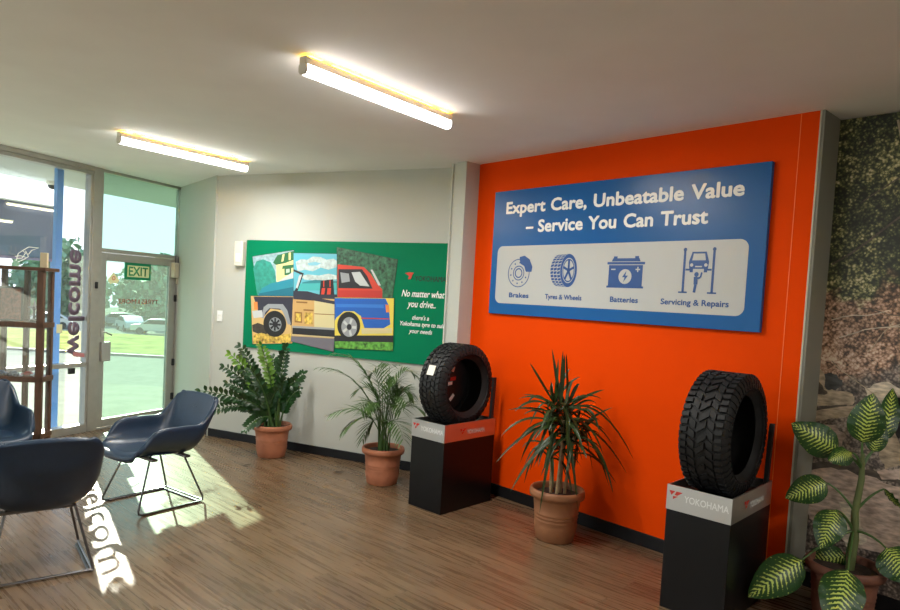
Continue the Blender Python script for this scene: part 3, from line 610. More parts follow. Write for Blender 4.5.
# ------------------------------------------------------------------ ceiling tube lights
def tube_light(a, b, label):
    a, b = Vector(a), Vector(b); L = (b - a).length; an = math.atan2(b.y - a.y, b.x - a.x)
    root = empty('ceiling_tube_light', (a.x, a.y, H), an, label, 'ceiling light', 'batten tube lights on the ceiling')
    MB().box((0, -.026, -.050), (L, .026, -.010)).build('housing', M['tube_body'], root, bevel=.004)
    gbox('ceiling_clip', [((.12, -.015, -.014), (.18, .015, 0)), ((L - .18, -.015, -.014), (L - .12, .015, 0))], M['tube_body'], root)
    dm = MB(); pr = [(-.026, -.050), (-.028, -.066), (-.026, -.086), (-.014, -.099), (.014, -.099), (.026, -.086), (.028, -.066), (.026, -.050)]
    dm.poly([(.012, y, z) for y, z in pr], (L - .024, 0, 0)); df_ = dm.build('diffuser', M['tube'], root)
    for x in (0, L - .012): MB().poly([(x, y * 1.05, z - .0005) for y, z in pr] , (.012, 0, 0)).build('end_cap', M['tube_body'], df_)
    for nm, rot, col, en, z in (('lamp_down', (0, 0, 0), (1, .97, .92), TUBE_W, -.106), ('added_glow_up', (PI, 0, 0), (1, .45, .01), UP_W, -.008)):  # the upward one is added to imitate a yellow glow on the ceiling
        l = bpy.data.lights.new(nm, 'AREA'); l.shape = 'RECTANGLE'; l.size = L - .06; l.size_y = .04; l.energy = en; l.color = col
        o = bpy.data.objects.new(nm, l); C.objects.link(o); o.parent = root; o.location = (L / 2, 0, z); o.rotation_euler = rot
    return root
tube_light((-.769, 3.357), (-.025, 4.278), 'nearer lit batten tube light at the top centre of the ceiling')
tube_light((-2.624, 5.253), (-1.896, 6.22), 'farther lit batten tube light near the glass door')
tube_light((-2.9, 1.2), (-2.16, 2.12), 'added unseen batten tube light behind the viewer on the window side')  # unseen lamp added to lift the general room light
tube_light((3.9, -.4), (4.64, .52), 'lit batten tube light over the area right of the mural')
tube_light((2.2, -.5), (2.94, .42), 'added unseen batten tube light behind the viewer')  # unseen lamp added to brighten the right end of the orange wall

# ------------------------------------------------------------------ wall things, white wall
sn = empty('alarm_sensor_box', fr(W_O, W_A, -2.448, 0, 1.975), W_A, 'off-white sensor box on the white wall left of the green poster', 'sensor')
MB().box((-.055, -.06, -.13), (.055, 0, .13)).build('case', M['offwhite_plastic'], sn, bevel=.01)
MB().box((-.03, -.066, -.09), (.03, -.058, .0)).build('lens', mat('sensor lens', (.85, .82, .74), .3), sn, bevel=.004)
sw = empty('light_switch', fr(W_O, W_A, -2.713, 0, 1.307), W_A, 'white light switch on the wall between the door and the green poster', 'switch')
MB().box((-.035, -.009, -.058), (.035, 0, .058)).build('plate', M['vinyl_white'], sw, bevel=.003)
for z in (-.018, .018): MB().box((-.012, -.014, z - .01), (.012, -.008, z + .01)).build('rocker', M['vinyl_white'], sw, bevel=.002)

pal = dict(pA=(.30, .46, .50), pB=(.12, .45, .56), pC=(.03, .12, .06), pD=(.65, .44, .17), pE=(.6, .4, .16), pF=(.75, .60, .08), tree_teal=(.03, .28, .22), cream=(.78, .68, .30), roof=(.02, .14, .05), winlight=(.5, .6, .5),
           white=(.55, .58, .58), teal=(.02, .25, .34), tealdark=(.01, .15, .22), cloud=(.48, .58, .57), skyblue=(.2, .5, .62), hill=(.03, .22, .25), sea=(.06, .42, .42), dark=(.015, .015, .02), red=(.62, .05, .025), reddark=(.5, .03, .02),
           navy=(.03, .03, .05), grey=(.30, .32, .34), rock=(.05, .04, .03), ochre=(.70, .40, .07), orange=(.8, .25, .05), tyre=(.012, .012, .012), crate=(.58, .36, .13), cratedark=(.25, .12, .03), paleyellow=(.62, .55, .30), road=(.16, .15, .18),
           blue=(.01, .11, .48), bluelight=(.03, .18, .6), redstripe=(.5, .05, .05), grass=(.10, .32, .04))
po = empty('green_poster', W_O, W_A, 'large green poster with a collage of vehicle pictures on the white wall', 'poster')
MB().box((-2.375, -.018, 1.005), (-.078, -.001, 2.122)).build('board', M['green'], po)
names = sorted({n for n, _ in POSTER_ART}); pm = []
for n in names:
    mm = mat('print ' + n.replace('_', ' '), pal[n], .5)
    if n in ('pC', 'tree_teal', 'grass', 'ochre', 'cloud', 'rock', 'pA'): vary(mm, 30, .75 if n in ('pC', 'grass', 'ochre') else .25)
    pm.append(mm)
art = MB(); lay = -.0185
for n, g in POSTER_ART:
    mi = names.index(n); lay -= .00012
    if isinstance(g, tuple):
        cx, cz, rx, rz_ = g; pts = [(cx + rx * math.cos(t * PI / 16), lay, cz + rz_ * math.sin(t * PI / 16)) for t in range(32)]
    else: pts = [(x, lay, z) for x, z in g]
    if n in ('pA', 'pB', 'pC', 'pD', 'pE', 'pF'):
        cx = sum(p[0] for p in pts) / 4; cz = sum(p[2] for p in pts) / 4
        art.poly([(cx + (x - cx) * 1.012, y + .0001, cz + (z - cz) * 1.012) for x, y, z in pts], mi=names.index('dark'))
    art.poly(pts, mi=mi)
# wheel spokes and tyre gloss of the picture
for (cx, cz, rx, rz_), k in (([g for n, g in POSTER_ART if n == 'grey' and isinstance(g, tuple)][0], 8), ([g for n, g in POSTER_ART if n == 'grey' and isinstance(g, tuple)][1], 5)):
    for i in range(k):
        t = 2 * PI * i / k; d = Vector((math.cos(t), math.sin(t))); e_ = Vector((-d.y, d.x)) * .12
        art.poly([(cx + rx * (d.x * q + e_.x * s), lay - .0003, cz + rz_ * (d.y * q + e_.y * s)) for q, s in ((.35, -1), (.9, -1.3), (.9, 1.3), (.35, 1))], mi=names.index('white' if k == 5 else 'dark'))
art.build('collage_print', pm, po)
def pmap(x, z): return lambda a, b: (x + a, -.0195, z + b)
text_mb('YOKOHAMA', pmap(-.395, 1.772), width=.315, height=.048, bold=.01).build('brand_lettering', mat('black print', (.01, .012, .01), .5), po)
for s, x, z, wd, hh in (('No matter what', -.525, 1.625, .44, .062), ('you drive..', -.46, 1.53, .29, .062), ('there\'s a', -.40, 1.415, .17, .04), ('Yokohama tyre to suit', -.525, 1.355, .455, .04), ('your needs', -.43, 1.29, .24, .04)):
    text_mb(s, pmap(x, z), width=wd, height=hh, bold=.02, shear=.3).build('slogan_lettering', M['vinyl_white'], po)

# ------------------------------------------------------------------ blue sign on the orange wall
bs = empty('service_sign', W_O, O_A, 'wide blue sign reading Expert Care, Unbeatable Value on the orange wall', 'sign')
MB().box((.468, -.032, 1.522), (2.705, -.001, 2.537)).build('board', [M['signblue']], bs, bevel=.002)
def rrect(x0, z0, x1, z1, r, y, n=8):
    pts = []
    for cx, cz, a0 in ((x1 - r, z1 - r, 0), (x0 + r, z1 - r, PI / 2), (x0 + r, z0 + r, PI), (x1 - r, z0 + r, 3 * PI / 2)):
        for i in range(n + 1): a = a0 + PI / 2 * i / n; pts.append((cx + r * math.cos(a), y, cz + r * math.sin(a)))
    return pts
wp = MB().poly(rrect(.535, 1.612, 2.605, 2.083, .055, -.0325), (0, -.0008, 0)).build('white_panel', M['sign_white'], bs)
def smap(x, z, y=-.0345): return lambda a, b: (x + a, y, z + b)
def words(line, x, z, width, height, bold, name, m, parent):
    def adv(t):
        cu = bpy.data.curves.new('t', 'FONT'); cu.body = t; o = bpy.data.objects.new('t', cu); C.objects.link(o); bpy.context.view_layer.update(); wd = o.dimensions.x
        bpy.data.objects.remove(o); bpy.data.curves.remove(cu); return wd
    tot = adv(line); pos = 0; i = 0
    for wrd in line.split(' '):
        w_ = adv(wrd); st_ = adv(line[:i + len(wrd)]) - w_
        text_mb(wrd, smap(x + st_ / tot * width, z), width=w_ / tot * width, height=height, bold=bold).build(name, m, parent); i += len(wrd) + 1
words('Expert Care, Unbeatable Value', .605, 2.350, 1.95, .092, .03, 'headline_word', M['vinyl_white'], bs)
words('\u2013 Service You Can Trust', .828, 2.190, 1.51, .092, .03, 'headline_word', M['vinyl_white'], bs)
ink = mat('dark blue ink', (.012, .07, .26), .4)
for s, x, wd in (('Brakes', .69, .21), ('Tyres & Wheels', 1.065, .345), ('Batteries', 1.655, .225), ('Servicing & Repairs', 2.05, .46)):
    text_mb(s, smap(x, 1.665), width=wd, height=.037, bold=.025).build('caption', ink, wp)
def ringp(mb, cx, cz, r0, r1, y, n=36, a0=0, a1=2 * PI, sx_=1):
    vs = []
    for i in range(n + 1):
        a = a0 + (a1 - a0) * i / n; vs += [(cx + r0 * sx_ * math.cos(a), y, cz + r0 * math.sin(a)), (cx + r1 * sx_ * math.cos(a), y, cz + r1 * math.sin(a))]
    mb.add(vs, [(2 * i, 2 * i + 1, 2 * i + 3, 2 * i + 2) for i in range(n)], 0, False)
def disc(mb, cx, cz, r, y, mi=0, sx_=1): mb.poly([(cx + r * sx_ * math.cos(i * PI / 12), y, cz + r * math.sin(i * PI / 12)) for i in range(24)], mi=mi)
def bar(mb, x0, z0, x1, z1, w_, y, mi=0):
    d = Vector((x1 - x0, z1 - z0)); d.normalize(); e_ = Vector((-d.y, d.x)) * w_ / 2
    mb.poly([(x0 + e_.x, y, z0 + e_.y), (x1 + e_.x, y, z1 + e_.y), (x1 - e_.x, y, z1 - e_.y), (x0 - e_.x, y, z0 - e_.y)], mi=mi)
Y1, Y2, Y3 = -.0345, -.0350, -.0355
b = MB(); cx, cz = .78, 1.862
ringp(b, cx, cz, .108, .115, Y1); ringp(b, cx, cz, .052, .060, Y1); ringp(b, cx, cz, .030, .040, Y1)
for i in range(10): a = i * 2 * PI / 10 + .2; disc(b, cx + .084 * math.cos(a), cz + .084 * math.sin(a), .007, Y1)
b.poly([(cx + r * math.cos(a), Y2, cz + r * math.sin(a)) for r, a in ((.13, 1.55), (.15, 1.2), (.155, .8), (.15, .35), (.135, .08), (.09, .12), (.075, .25), (.08, .8), (.075, 1.3), (.095, 1.5))])
b.build('brake_icon', ink, wp)
b = MB(); cx, cz = 1.275, 1.885; t_ = MB()
ringp(b, cx, cz, .095, .125, Y1, sx_=.62); ringp(b, cx, cz, .078, .088, Y1, sx_=.62); disc(b, cx, cz, .02, Y1, sx_=.7)
for i in range(5): a = 2 * PI * i / 5 + .3; bar(b, cx, cz, cx + .08 * .62 * math.cos(a), cz + .08 * math.sin(a), .018, Y1)
n = 14
for i in range(n):
    a = PI / 2 + PI * (i + .5) / n; da = PI / n * .36
    for w0, w1 in ((.003, .030), (.035, .062), (.067, .094)):
        pts = [(cx - w + .125 * .62 * math.cos(q), Y1, cz + .125 * (1 - w * .35) * math.sin(q)) for q, w in ((a - da, w0), (a + da, w0), (a + da + .05, w1), (a - da + .05, w1))]
        b.poly(pts)
b.build('tyre_icon', ink, wp)
b = MB(); x0, x1, z0, z1 = 1.63, 1.90, 1.775, 1.925
b.poly([(x0, Y1, z0), (x1, Y1, z0), (x1, Y1, z1), (x0, Y1, z1)]); b.poly([(x0 - .015, Y1, z1 + .005), (x1 + .015, Y1, z1 + .005), (x1 + .015, Y1, z1 + .022), (x0 - .015, Y1, z1 + .022)])
b.poly([(x0 + .02, Y1, z1 + .026), (x1 - .02, Y1, z1 + .026), (x1 - .03, Y1, z1 + .048), (x0 + .03, Y1, z1 + .048)]); bar(b, x0 - .012, z0 - .003, x1 + .012, z0 - .003, .014, Y1)
for x in (x0 + .05, x1 - .05): bar(b, x, z1 + .046, x, z1 + .062, .03, Y1)
disc(b, 1.765, 1.845, .052, Y2, 1); bar(b, x0 + .02, z1 - .03, x0 + .055, z1 - .03, .009, Y2, 1); bar(b, x1 - .055, z1 - .03, x1 - .02, z1 - .03, .009, Y2, 1); bar(b, x1 - .0375, z1 - .048, x1 - .0375, z1 - .012, .009, Y2, 1)
b.poly([(1.775, Y3, 1.885), (1.742, Y3, 1.84), (1.762, Y3, 1.84), (1.753, Y3, 1.805), (1.789, Y3, 1.852), (1.768, Y3, 1.852)])
b.build('battery_icon', [ink, M['sign_white']], wp)
b = MB()
for x in (2.20, 2.395): bar(b, x, 1.745, x, 2.02, .016, Y1); bar(b, x - .03, 1.748, x + .03, 1.748, .01, Y1); disc(b, x, 2.025, .012, Y1)
bar(b, 2.21, 1.895, 2.25, 1.895, .012, Y1); bar(b, 2.345, 1.895, 2.385, 1.895, .012, Y1)
b.poly([(2.235, Y1, 1.90), (2.36, Y1, 1.90), (2.365, Y1, 1.945), (2.345, Y1, 2.01), (2.25, Y1, 2.01), (2.23, Y1, 1.945)]); b.poly([(2.252, Y2, 1.955), (2.343, Y2, 1.955), (2.335, Y2, 1.998), (2.26, Y2, 1.998)], mi=1)
for x in (2.25, 2.345): disc(b, x, 1.925, .011, Y2, 1); bar(b, x, 1.878, x, 1.90, .022, Y1)
bar(b, 2.275, 1.915, 2.32, 1.915, .008, Y2, 1)
disc(b, 2.287, 1.865, .015, Y1); bar(b, 2.283, 1.85, 2.285, 1.80, .026, Y1); bar(b, 2.285, 1.80, 2.278, 1.748, .018, Y1); bar(b, 2.29, 1.838, 2.315, 1.845, .012, Y1); bar(b, 2.315, 1.845, 2.322, 1.878, .011, Y1)
b.build('lift_icon', [ink, M['sign_white']], wp)

# ------------------------------------------------------------------ mural in the alcove
mu = empty('forest_mural', W_O, O_A, 'large printed forest photograph with logs and rocks in the alcove at the right', 'mural')
MB().box((2.951, .252, .095), (6.8, .268, 2.795)).build('print_panel', M['mural'], mu)
mp_ = dict(log=(.09, .07, .055), wood=(.48, .38, .27), woodlight=(.62, .53, .41), cut=(.50, .42, .32), black=(.012, .012, .011), stump=(.36, .28, .19), rockdark=(.07, .07, .07), rockpale=(.50, .38, .31))
nm_ = sorted(mp_); mm_ = [vary(mat('mural ' + n, mp_[n], .5), 16, .55, stretch=(1, 1, 3)) for n in nm_]
for i, (n, g) in enumerate(MURAL_ART):
    rr = random.Random(i); pts = []
    for a, b_ in zip(g, g[1:] + g[:1]):
        for k in range(4):
            t = k / 4; j = .012 if k else 0
            pts.append((a[0] + (b_[0] - a[0]) * t + rr.uniform(-j, j), .2518 - i * .0002, a[1] + (b_[1] - a[1]) * t + rr.uniform(-j, j)))
    ma = MB(); ma.poly([p for p in pts]); ma.build('printed_rock' if 'rock' in n else 'printed_bollard' if n == 'black' else 'printed_log', mm_[nm_.index(n)], mu)
def branch(pts, w0, mi):
    ma = MB()
    for (xa, za), (xb, zb) in zip(pts, pts[1:]):
        d = Vector((xb - xa, zb - za)).normalized(); e_ = Vector((-d.y, d.x)) * w0 / 2
        ma.poly([(xa + e_.x, .2485, za + e_.y), (xb + e_.x * .8, .2485, zb + e_.y * .8), (xb - e_.x * .8, .2485, zb - e_.y * .8), (xa - e_.x, .2485, za - e_.y)])
    ma.build('printed_branch', mm_[mi], mu)
rb_ = random.Random(21)
for x, z, a, L_, w0, n in ((2.98, 1.95, .75, .5, .012, 'log'), (3.25, 2.75, -1.5, .5, .012, 'wood'), (3.1, 2.3, .9, .35, .008, 'log'), (3.0, 1.62, .5, .3, .006, 'woodlight'), (3.05, 1.52, .2, .35, .006, 'woodlight'), (3.2, 1.45, 1.1, .22, .005, 'wood'), (3.02, 1.38, -.6, .3, .006, 'wood'), (3.3, 1.6, .35, .4, .006, 'woodlight'), (3.15, 1.7, -.3, .35, .006, 'log')):
    pts = [(x, z)]
    for k in range(5): a += rb_.uniform(-.25, .25); pts.append((pts[-1][0] + math.cos(a) * L_ / 5, pts[-1][1] + math.sin(a) * L_ / 5))
    branch(pts, w0, nm_.index(n))

# ------------------------------------------------------------------ tyre stands and tyres
def stand(cx, cy, rz, label, refl):
    root = empty('tyre_stand', (cx, cy, 0), rz, label, 'display stand', 'display stands for tyres')
    w2, d2, h, bh = .172, .30, .68, .135
    mb = MB(); mb.box((-w2, -d2, 0), (w2, d2, h - bh)); mb.build('body', M['black_gloss'], root, bevel=.002)
    b_ = MB(); t = .006
    for a, c in (((-w2 - .002, -d2 - .002), (w2 + .002, -d2 + t)), ((-w2 - .002, d2 - t), (w2 + .002, d2 + .002)), ((-w2 - .002, -d2 + t), (-w2 + t, d2 - t)), ((w2 - t, -d2 + t), (w2 + .002, d2 - t))):
        b_.box((a[0], a[1], h - bh), (c[0], c[1], h))
    bd_ = b_.build('metal_band', M['alu'], root)
    MB().box((-w2 + t, -d2 + t, h - bh), (w2 - t, d2 - t, h - .055)).build('tray', M['black'], root)
    MB().poly([(w2 - .035, d2 - .04, h - .06), (w2 - .012, d2 - .04, h - .06), (w2 - .002, d2 - .04, 1.01), (w2 - .025, d2 - .04, 1.01)], (0, .03, 0)).build('back_post', M['black'], root)
    def logo(mp, wd):
        r = MB(); e = .045
        for pts in (((0, e), (.033, e), (.012, e * .45)), ((.040, e), (.075, e), (.045, e * .5), (.03, e * .55)), ((.022, e * .38), (.05, e * .42), (.022, 0))): r.poly([mp(a, b) for a, b in pts])
        return r
    f = lambda x, z: (lambda a, b: (x + a, -d2 - .0035, z + b)); s_ = lambda y, z: (lambda a, b: (w2 + .0035, y + a, z + b))
    logo(f(-.16, h - .075), 0).build('front_emblem', M['vinyl_red'], bd_); text_mb('YOKOHAMA', f(-.075, h - .078), width=.235, height=.036, bold=.014).build('front_lettering', M['vinyl_white'], bd_)
    logo(s_(-.13, h - .09), 0).build('side_emblem', M['vinyl_red'], bd_); text_mb('YOKOHAMA', s_(-.045, h - .092), width=.215, height=.034, bold=.014).build('side_lettering', M['vinyl_white'], bd_)
    return root
SA = math.radians(-42.8)
s1 = stand(.141, 5.215, SA, 'black tyre stand with a metal band beside the white wall column', 0)
s2 = stand(1.61, 3.66, SA - math.radians(1), 'black tyre stand with a metal band at the right, next to the leafy variegated plant', 0)
def make_tyre(name, label, R, hw, rows, nb, tone):
    root = empty(name, (0, 0, 0), 0, label, 'tyre', 'tyres on the display stands')
    ri = R * .645; prof = []
    rt = R - .010
    prof = [(ri, -hw * .72), (ri + .012, -hw * .80), (ri + .03, -hw * .90), ((ri + rt) / 2, -hw * 1.03), (rt - .04, -hw * 1.0), (rt - .014, -hw * .93), (rt - .003, -hw * .80), (rt, -hw * .4), (rt, 0), (rt, hw * .4), (rt - .003, hw * .80), (rt - .014, hw * .93), (rt - .04, hw * 1.0), ((ri + rt) / 2, hw * 1.03), (ri + .03, hw * .90), (ri + .012, hw * .80), (ri, hw * .72), (ri + .006, hw * .66), (ri + .03, hw * .70), ((ri + rt) / 2, hw * .93), (rt - .03, hw * .85), (rt - .018, 0), (rt - .03, -hw * .85), ((ri + rt) / 2, -hw * .93), (ri + .03, -hw * .70), (ri + .006, -hw * .66)]
    MX = Matrix.Translation((0, 0, R)) @ Matrix.Rotation(PI / 2, 4, 'Y')
    mb = MB(); mb.lathe(prof, 96, M=MX, closed=True); mb.build('carcass', M['rubber'], root, sharp=60)
    # raised rings on the sidewall
    for s in (-1, 1):
        rb = MB()
        for r_ in (ri + .035, R - .055): rb.lathe([(r_ - .002, s * hw * 1.0), (r_, s * (hw * 1.0 + .006)), (r_ + .002, s * hw * 1.0)], 72, M=MX)
        text = 'YOKOHAMA'
        rb.build('sidewall_ring', M['tread'], root)
    # dark display disc closing the far side of the bore
    dk = MB(); dk.lathe([(0, -hw * .70), (ri + .004, -hw * .70), (ri + .004, -hw * .64), (0, -hw * .64)], 48, M=MX); dk.build('display_disc', M['black'], root)
    # tread blocks
    tb = MB()
    def block(a0, a1, x0, x1, skew, top, bot=.006, x0b=None):
        vs = []
        for r_, k in ((rt - bot, 1.0), (top, .9)):
            for a, x in ((a0, x0), (a1, x0), (a1, x1), (a0, x1)):
                am = (a0 + a1) / 2; xm = (x0 + x1) / 2; aa = am + (a - am) * k + skew * (x - xm) / hw; xx = xm + (x - xm) * k
                vs.append((xx, r_ * math.sin(aa), R + r_ * math.cos(aa)))
        tb.add(vs, [(0,3,2,1),(4,5,6,7),(0,1,5,4),(1,2,6,5),(2,3,7,6),(3,0,4,7)], 0, False)
    for ri_, (x0, x1, off, sk, n, fill) in enumerate(rows):
        for i in range(n):
            a = 2 * PI * (i + off) / n; d = PI / n * fill; j = (i % 2) * .008 * (1 if x0 * x1 < 0 or abs(x0) < .07 else 0)
            block(a - d, a + d, x0 * hw + j, x1 * hw + j, sk, R)
            if fill > .8: pass
    # shoulder lugs wrap down the sidewall
    for s in (-1, 1):
        for i in range(nb):
            a = 2 * PI * (i + .25) / nb; d = PI / nb * (.72 if i % 2 else .55)
            vs = []
            for r_, x, k in ((R - .004, s * hw * .80, 1), (rt - .02, s * hw * .98, 1), (rt - .062, s * hw * 1.03, 1), (rt - .062, s * hw * .97, 1)):
                for aa in (a - d, a + d): vs.append((x + s * .004, r_ * math.sin(aa), R + r_ * math.cos(aa)))
            tb.add(vs, [(0, 1, 3, 2), (2, 3, 5, 4), (4, 5, 7, 6), (0, 2, 4, 6), (1, 7, 5, 3)], 0, False)
    tb.build('tread', M['tread'], root)
    return root
rows1 = [(-.86, -.56, 0, .10, 44, .74), (-.50, -.20, .5, -.14, 44, .78), (-.15, .15, .2, .14, 40, .80), (.20, .50, .6, -.14, 44, .78), (.56, .86, .1, .10, 44, .74)]
rows2 = [(-.90, -.58, 0, .03, 52, .66), (-.54, -.24, .5, -.22, 40, .72), (-.20, .20, .1, .26, 36, .62), (.24, .54, .6, -.22, 40, .72), (.58, .90, .2, .03, 52, .66)]
t1 = make_tyre('all_terrain_tyre', 'black tyre with a white tag on its tread, on the stand beside the white column', .325, .118, rows1, 44, 0)
t1.location = fr(Vector((.141, 5.215, .626)), SA, 0, 0, .626); t1.rotation_euler = (0, 0, SA)
t2 = make_tyre('off_road_tyre', 'black chunky tread tyre on the right hand stand in front of the orange wall', .338, .125, rows2, 52, 0)
t2.location = fr(Vector((1.61, 3.66, .626)), SA, 0, -.01, .626); t2.rotation_euler = (0, 0, SA - math.radians(1))
# tag on the tread and stickers inside the first tyre
def patch(parent, name, m, a, R, x0, x1, da, th=.0015, inside=False):
    mb = MB(); vs = []
    for r_ in (R, R + th):
        for aa, x in ((a - da, x0), (a + da, x0), (a + da, x1), (a - da, x1)): vs.append((x, r_ * math.sin(aa), .325 + r_ * math.cos(aa)))
    mb.add(vs, [(0,3,2,1),(4,5,6,7),(0,1,5,4),(1,2,6,5),(2,3,7,6),(3,0,4,7)], 0, False); mb.build(name, m, parent)
patch(t1, 'tread_tag', mat('white paper tag', (.72, .70, .62), .6), -1.18, .327, -.035, .035, .12)
# printed marks on the dark disc inside the first tyre
for pts, m_ in (([(.0, .10), (.055, .13), (.04, .085)], mat('orange print', (.75, .35, .25), .5)), ([(-.02, -.02), (.03, -.015), (.03, .012), (-.02, .008)], M['vinyl_white']), ([(.0, .015), (.07, .02), (.07, .05), (.01, .045)], M['vinyl_red']), ([(.0, -.13), (.045, -.085), (.065, -.105), (.02, -.15)], M['vinyl_white'])):
    MB().poly([(-.074, y, .325 + z) for y, z in pts], (.0012, 0, 0)).build('disc_sticker', m_, t1)

# ------------------------------------------------------------------ plants
def pot(root, m, r=.19, h=.33, rb=.132, plain=False):
    pr = [(0, 0), (rb - .006, 0), (rb, .008), (rb + (r - rb) * .30, h * .30)]
    k = r - .022
    if not plain:
        for z in (.40, .47, .54): q = rb + (k - rb) * z; pr += [(q, h * (z - .02)), (q + .003, h * z), (q, h * (z + .02))]
    pr += [(rb + (k - rb) * .82, h * .80), (k - .002, h * .84), (r - .003, h * .85), (r + .001, h * .90), (r, h * .96), (r - .006, h), (r - .018, h), (r - .024, h * .97), (r - .030, h * .86), (0, h * .86)]
    MB().lathe(pr, 48).build('pot', m, root, sharp=70)
    s = MB(); s.lathe([(0, h * .90), (r * .5, h * .895), (r - .03, h * .88), (r - .03, h * .862), (0, h * .862)], 32); s.build('soil', M['soil'], root)
def bez(a, b, c, t): return a * (1 - t) ** 2 + b * 2 * t * (1 - t) + c * t * t
def blade(mb, pts, widths, up=Vector((0, 0, 1)), fold=.25, mi=0):
    """leaf strip along pts with half widths, folded along its midrib"""
    vs = []; n = len(pts)
    for i, p in enumerate(pts):
        t = (pts[min(i + 1, n - 1)] - pts[max(i - 1, 0)]).normalized(); s = t.cross(up)
        if s.length < .1: s = t.cross(Vector((.3, 1, 0)))
        s.normalize(); nn = s.cross(t); w_ = widths[i]
        vs += [p + s * w_ + nn * w_ * fold, p, p - s * w_ + nn * w_ * fold]
    fs = []
    for i in range(n - 1): k = i * 3; fs += [(k, k + 1, k + 4, k + 3), (k + 1, k + 2, k + 5, k + 4)]
    mb.add(vs, fs, mi)
def lw(n, w_, pk=.35): return [w_ * max(.02, math.sin(PI * min(1, (i / (n - 1)) ** (math.log(.5) / math.log(pk))))) for i in range(n)]

# 1 ZZ plant
zz = empty('zz_plant', (-1.60, 6.39, 0), 0, 'glossy dark green plant with upright feathered stems in a terracotta pot by the white wall', 'potted plant')
pot(zz, M['terracotta'], h=.315)
r = random.Random(8)
extra = [(r.uniform(-.3, .25), r.uniform(-.28, .1), r.uniform(.62, .85)) for _ in range(10)]
for i, tp in enumerate(list(ZZ_TIPS) + extra):
    tp = Vector(tp)
    if i < len(ZZ_TIPS): tp.y = min(tp.y + r.uniform(-.12, .05), .12)
    tp.x, tp.y = tp.x, tp.y
    a = Vector((r.uniform(-.07, .07), r.uniform(-.07, .07), .28)); hor = Vector((tp.x, tp.y, 0)); droop = tp.z < .55
    c = a.lerp(tp, .5) + Vector((-hor.x * .18, -hor.y * .18, .12 if not droop else .22)); n = 20
    pts = [bez(a, c, tp, k / (n - 1)) for k in range(n)]; mb = MB(); new = i in (3, 5)
    mb.tube(pts, [.011 * (1 - .75 * k / (n - 1)) for k in range(n)], 6, mi=1)
    side = None
    for k in range(5, n):
        t = (pts[min(k + 1, n - 1)] - pts[k - 1]).normalized(); s = t.cross(Vector((r.uniform(-.1, .1), -1, .1))).normalized()
        for sg in (-1, 1):
            if k == n - 1 and sg == 1: dvec = t
            else: dvec = (s * sg + t * .55 + Vector((0, r.uniform(-.35, .05), r.uniform(-.05, .15)))).normalized()
            L = r.uniform(.068, .09) * (1.0 if k < n - 3 else .75); b_ = pts[k]
            lp = [b_ + dvec * L * q / 6 + Vector((0, 0, .006 * math.sin(PI * q / 6))) for q in range(7)]
            blade(mb, lp, lw(7, L * .26, .5), up=Vector((r.uniform(-.5, .5), -1, .3)), fold=.2)
    mb.build('stem', [M['zznew'] if new else M['zz'], M['zzstem']], zz)
# 2 palm
pl = empty('parlour_palm', (-.45, 5.67, 0), 0, 'feathery green palm in a terracotta pot left of the first tyre stand', 'potted plant')
pot(pl, M['terracotta'], r=.185, h=.315)
r = random.Random(4)
extra = [(r.uniform(-.25, .25), r.uniform(-.25, .1), r.uniform(.6, .85)) for _ in range(9)]
for i, tp in enumerate(list(PALM_TIPS) + extra):
    tp = Vector(tp); a = Vector((r.uniform(-.05, .05), r.uniform(-.05, .05), .275)); tp.y = min(tp.y + r.uniform(-.15, .06), .1)
    hgt = max(tp.z, .6); c = Vector((tp.x * .25, tp.y * .25, hgt + (.16 if tp.z < .95 else .0))); n = 20
    pts = [bez(a, c, tp, k / (n - 1)) for k in range(n)]; mb = MB(); mb.tube(pts, [.0055 * (1 - .8 * k / (n - 1)) for k in range(n)], 5, mi=1)
    for k in range(7, n):
        for h_ in (0,):
            p = pts[k] if (k == n - 1 or h_ == 0) else pts[k].lerp(pts[k + 1], .5)
            t = (pts[min(k + 1, n - 1)] - pts[k - 1]).normalized(); s = t.cross(Vector((0, 0, 1)))
            s = s.normalized() if s.length > .1 else Vector((1, 0, 0))
            for sg in (-1, 1):
                u = (k - 7) / (n - 7); L = (.07 + .12 * math.sin(PI * min(1, u * .8 + .2))) * r.uniform(.85, 1.1)
                dv = (s * sg * .8 + t * .8 + Vector((0, 0, r.uniform(-.1, .15)))).normalized()
                lp = [p + dv * L * q / 5 + Vector((0, 0, -.035 * (q / 5) ** 2)) for q in range(6)]
                blade(mb, lp, lw(6, .0075, .4), fold=.2)
    mb.build('frond', [M['palm'], M['zzstem']], pl)
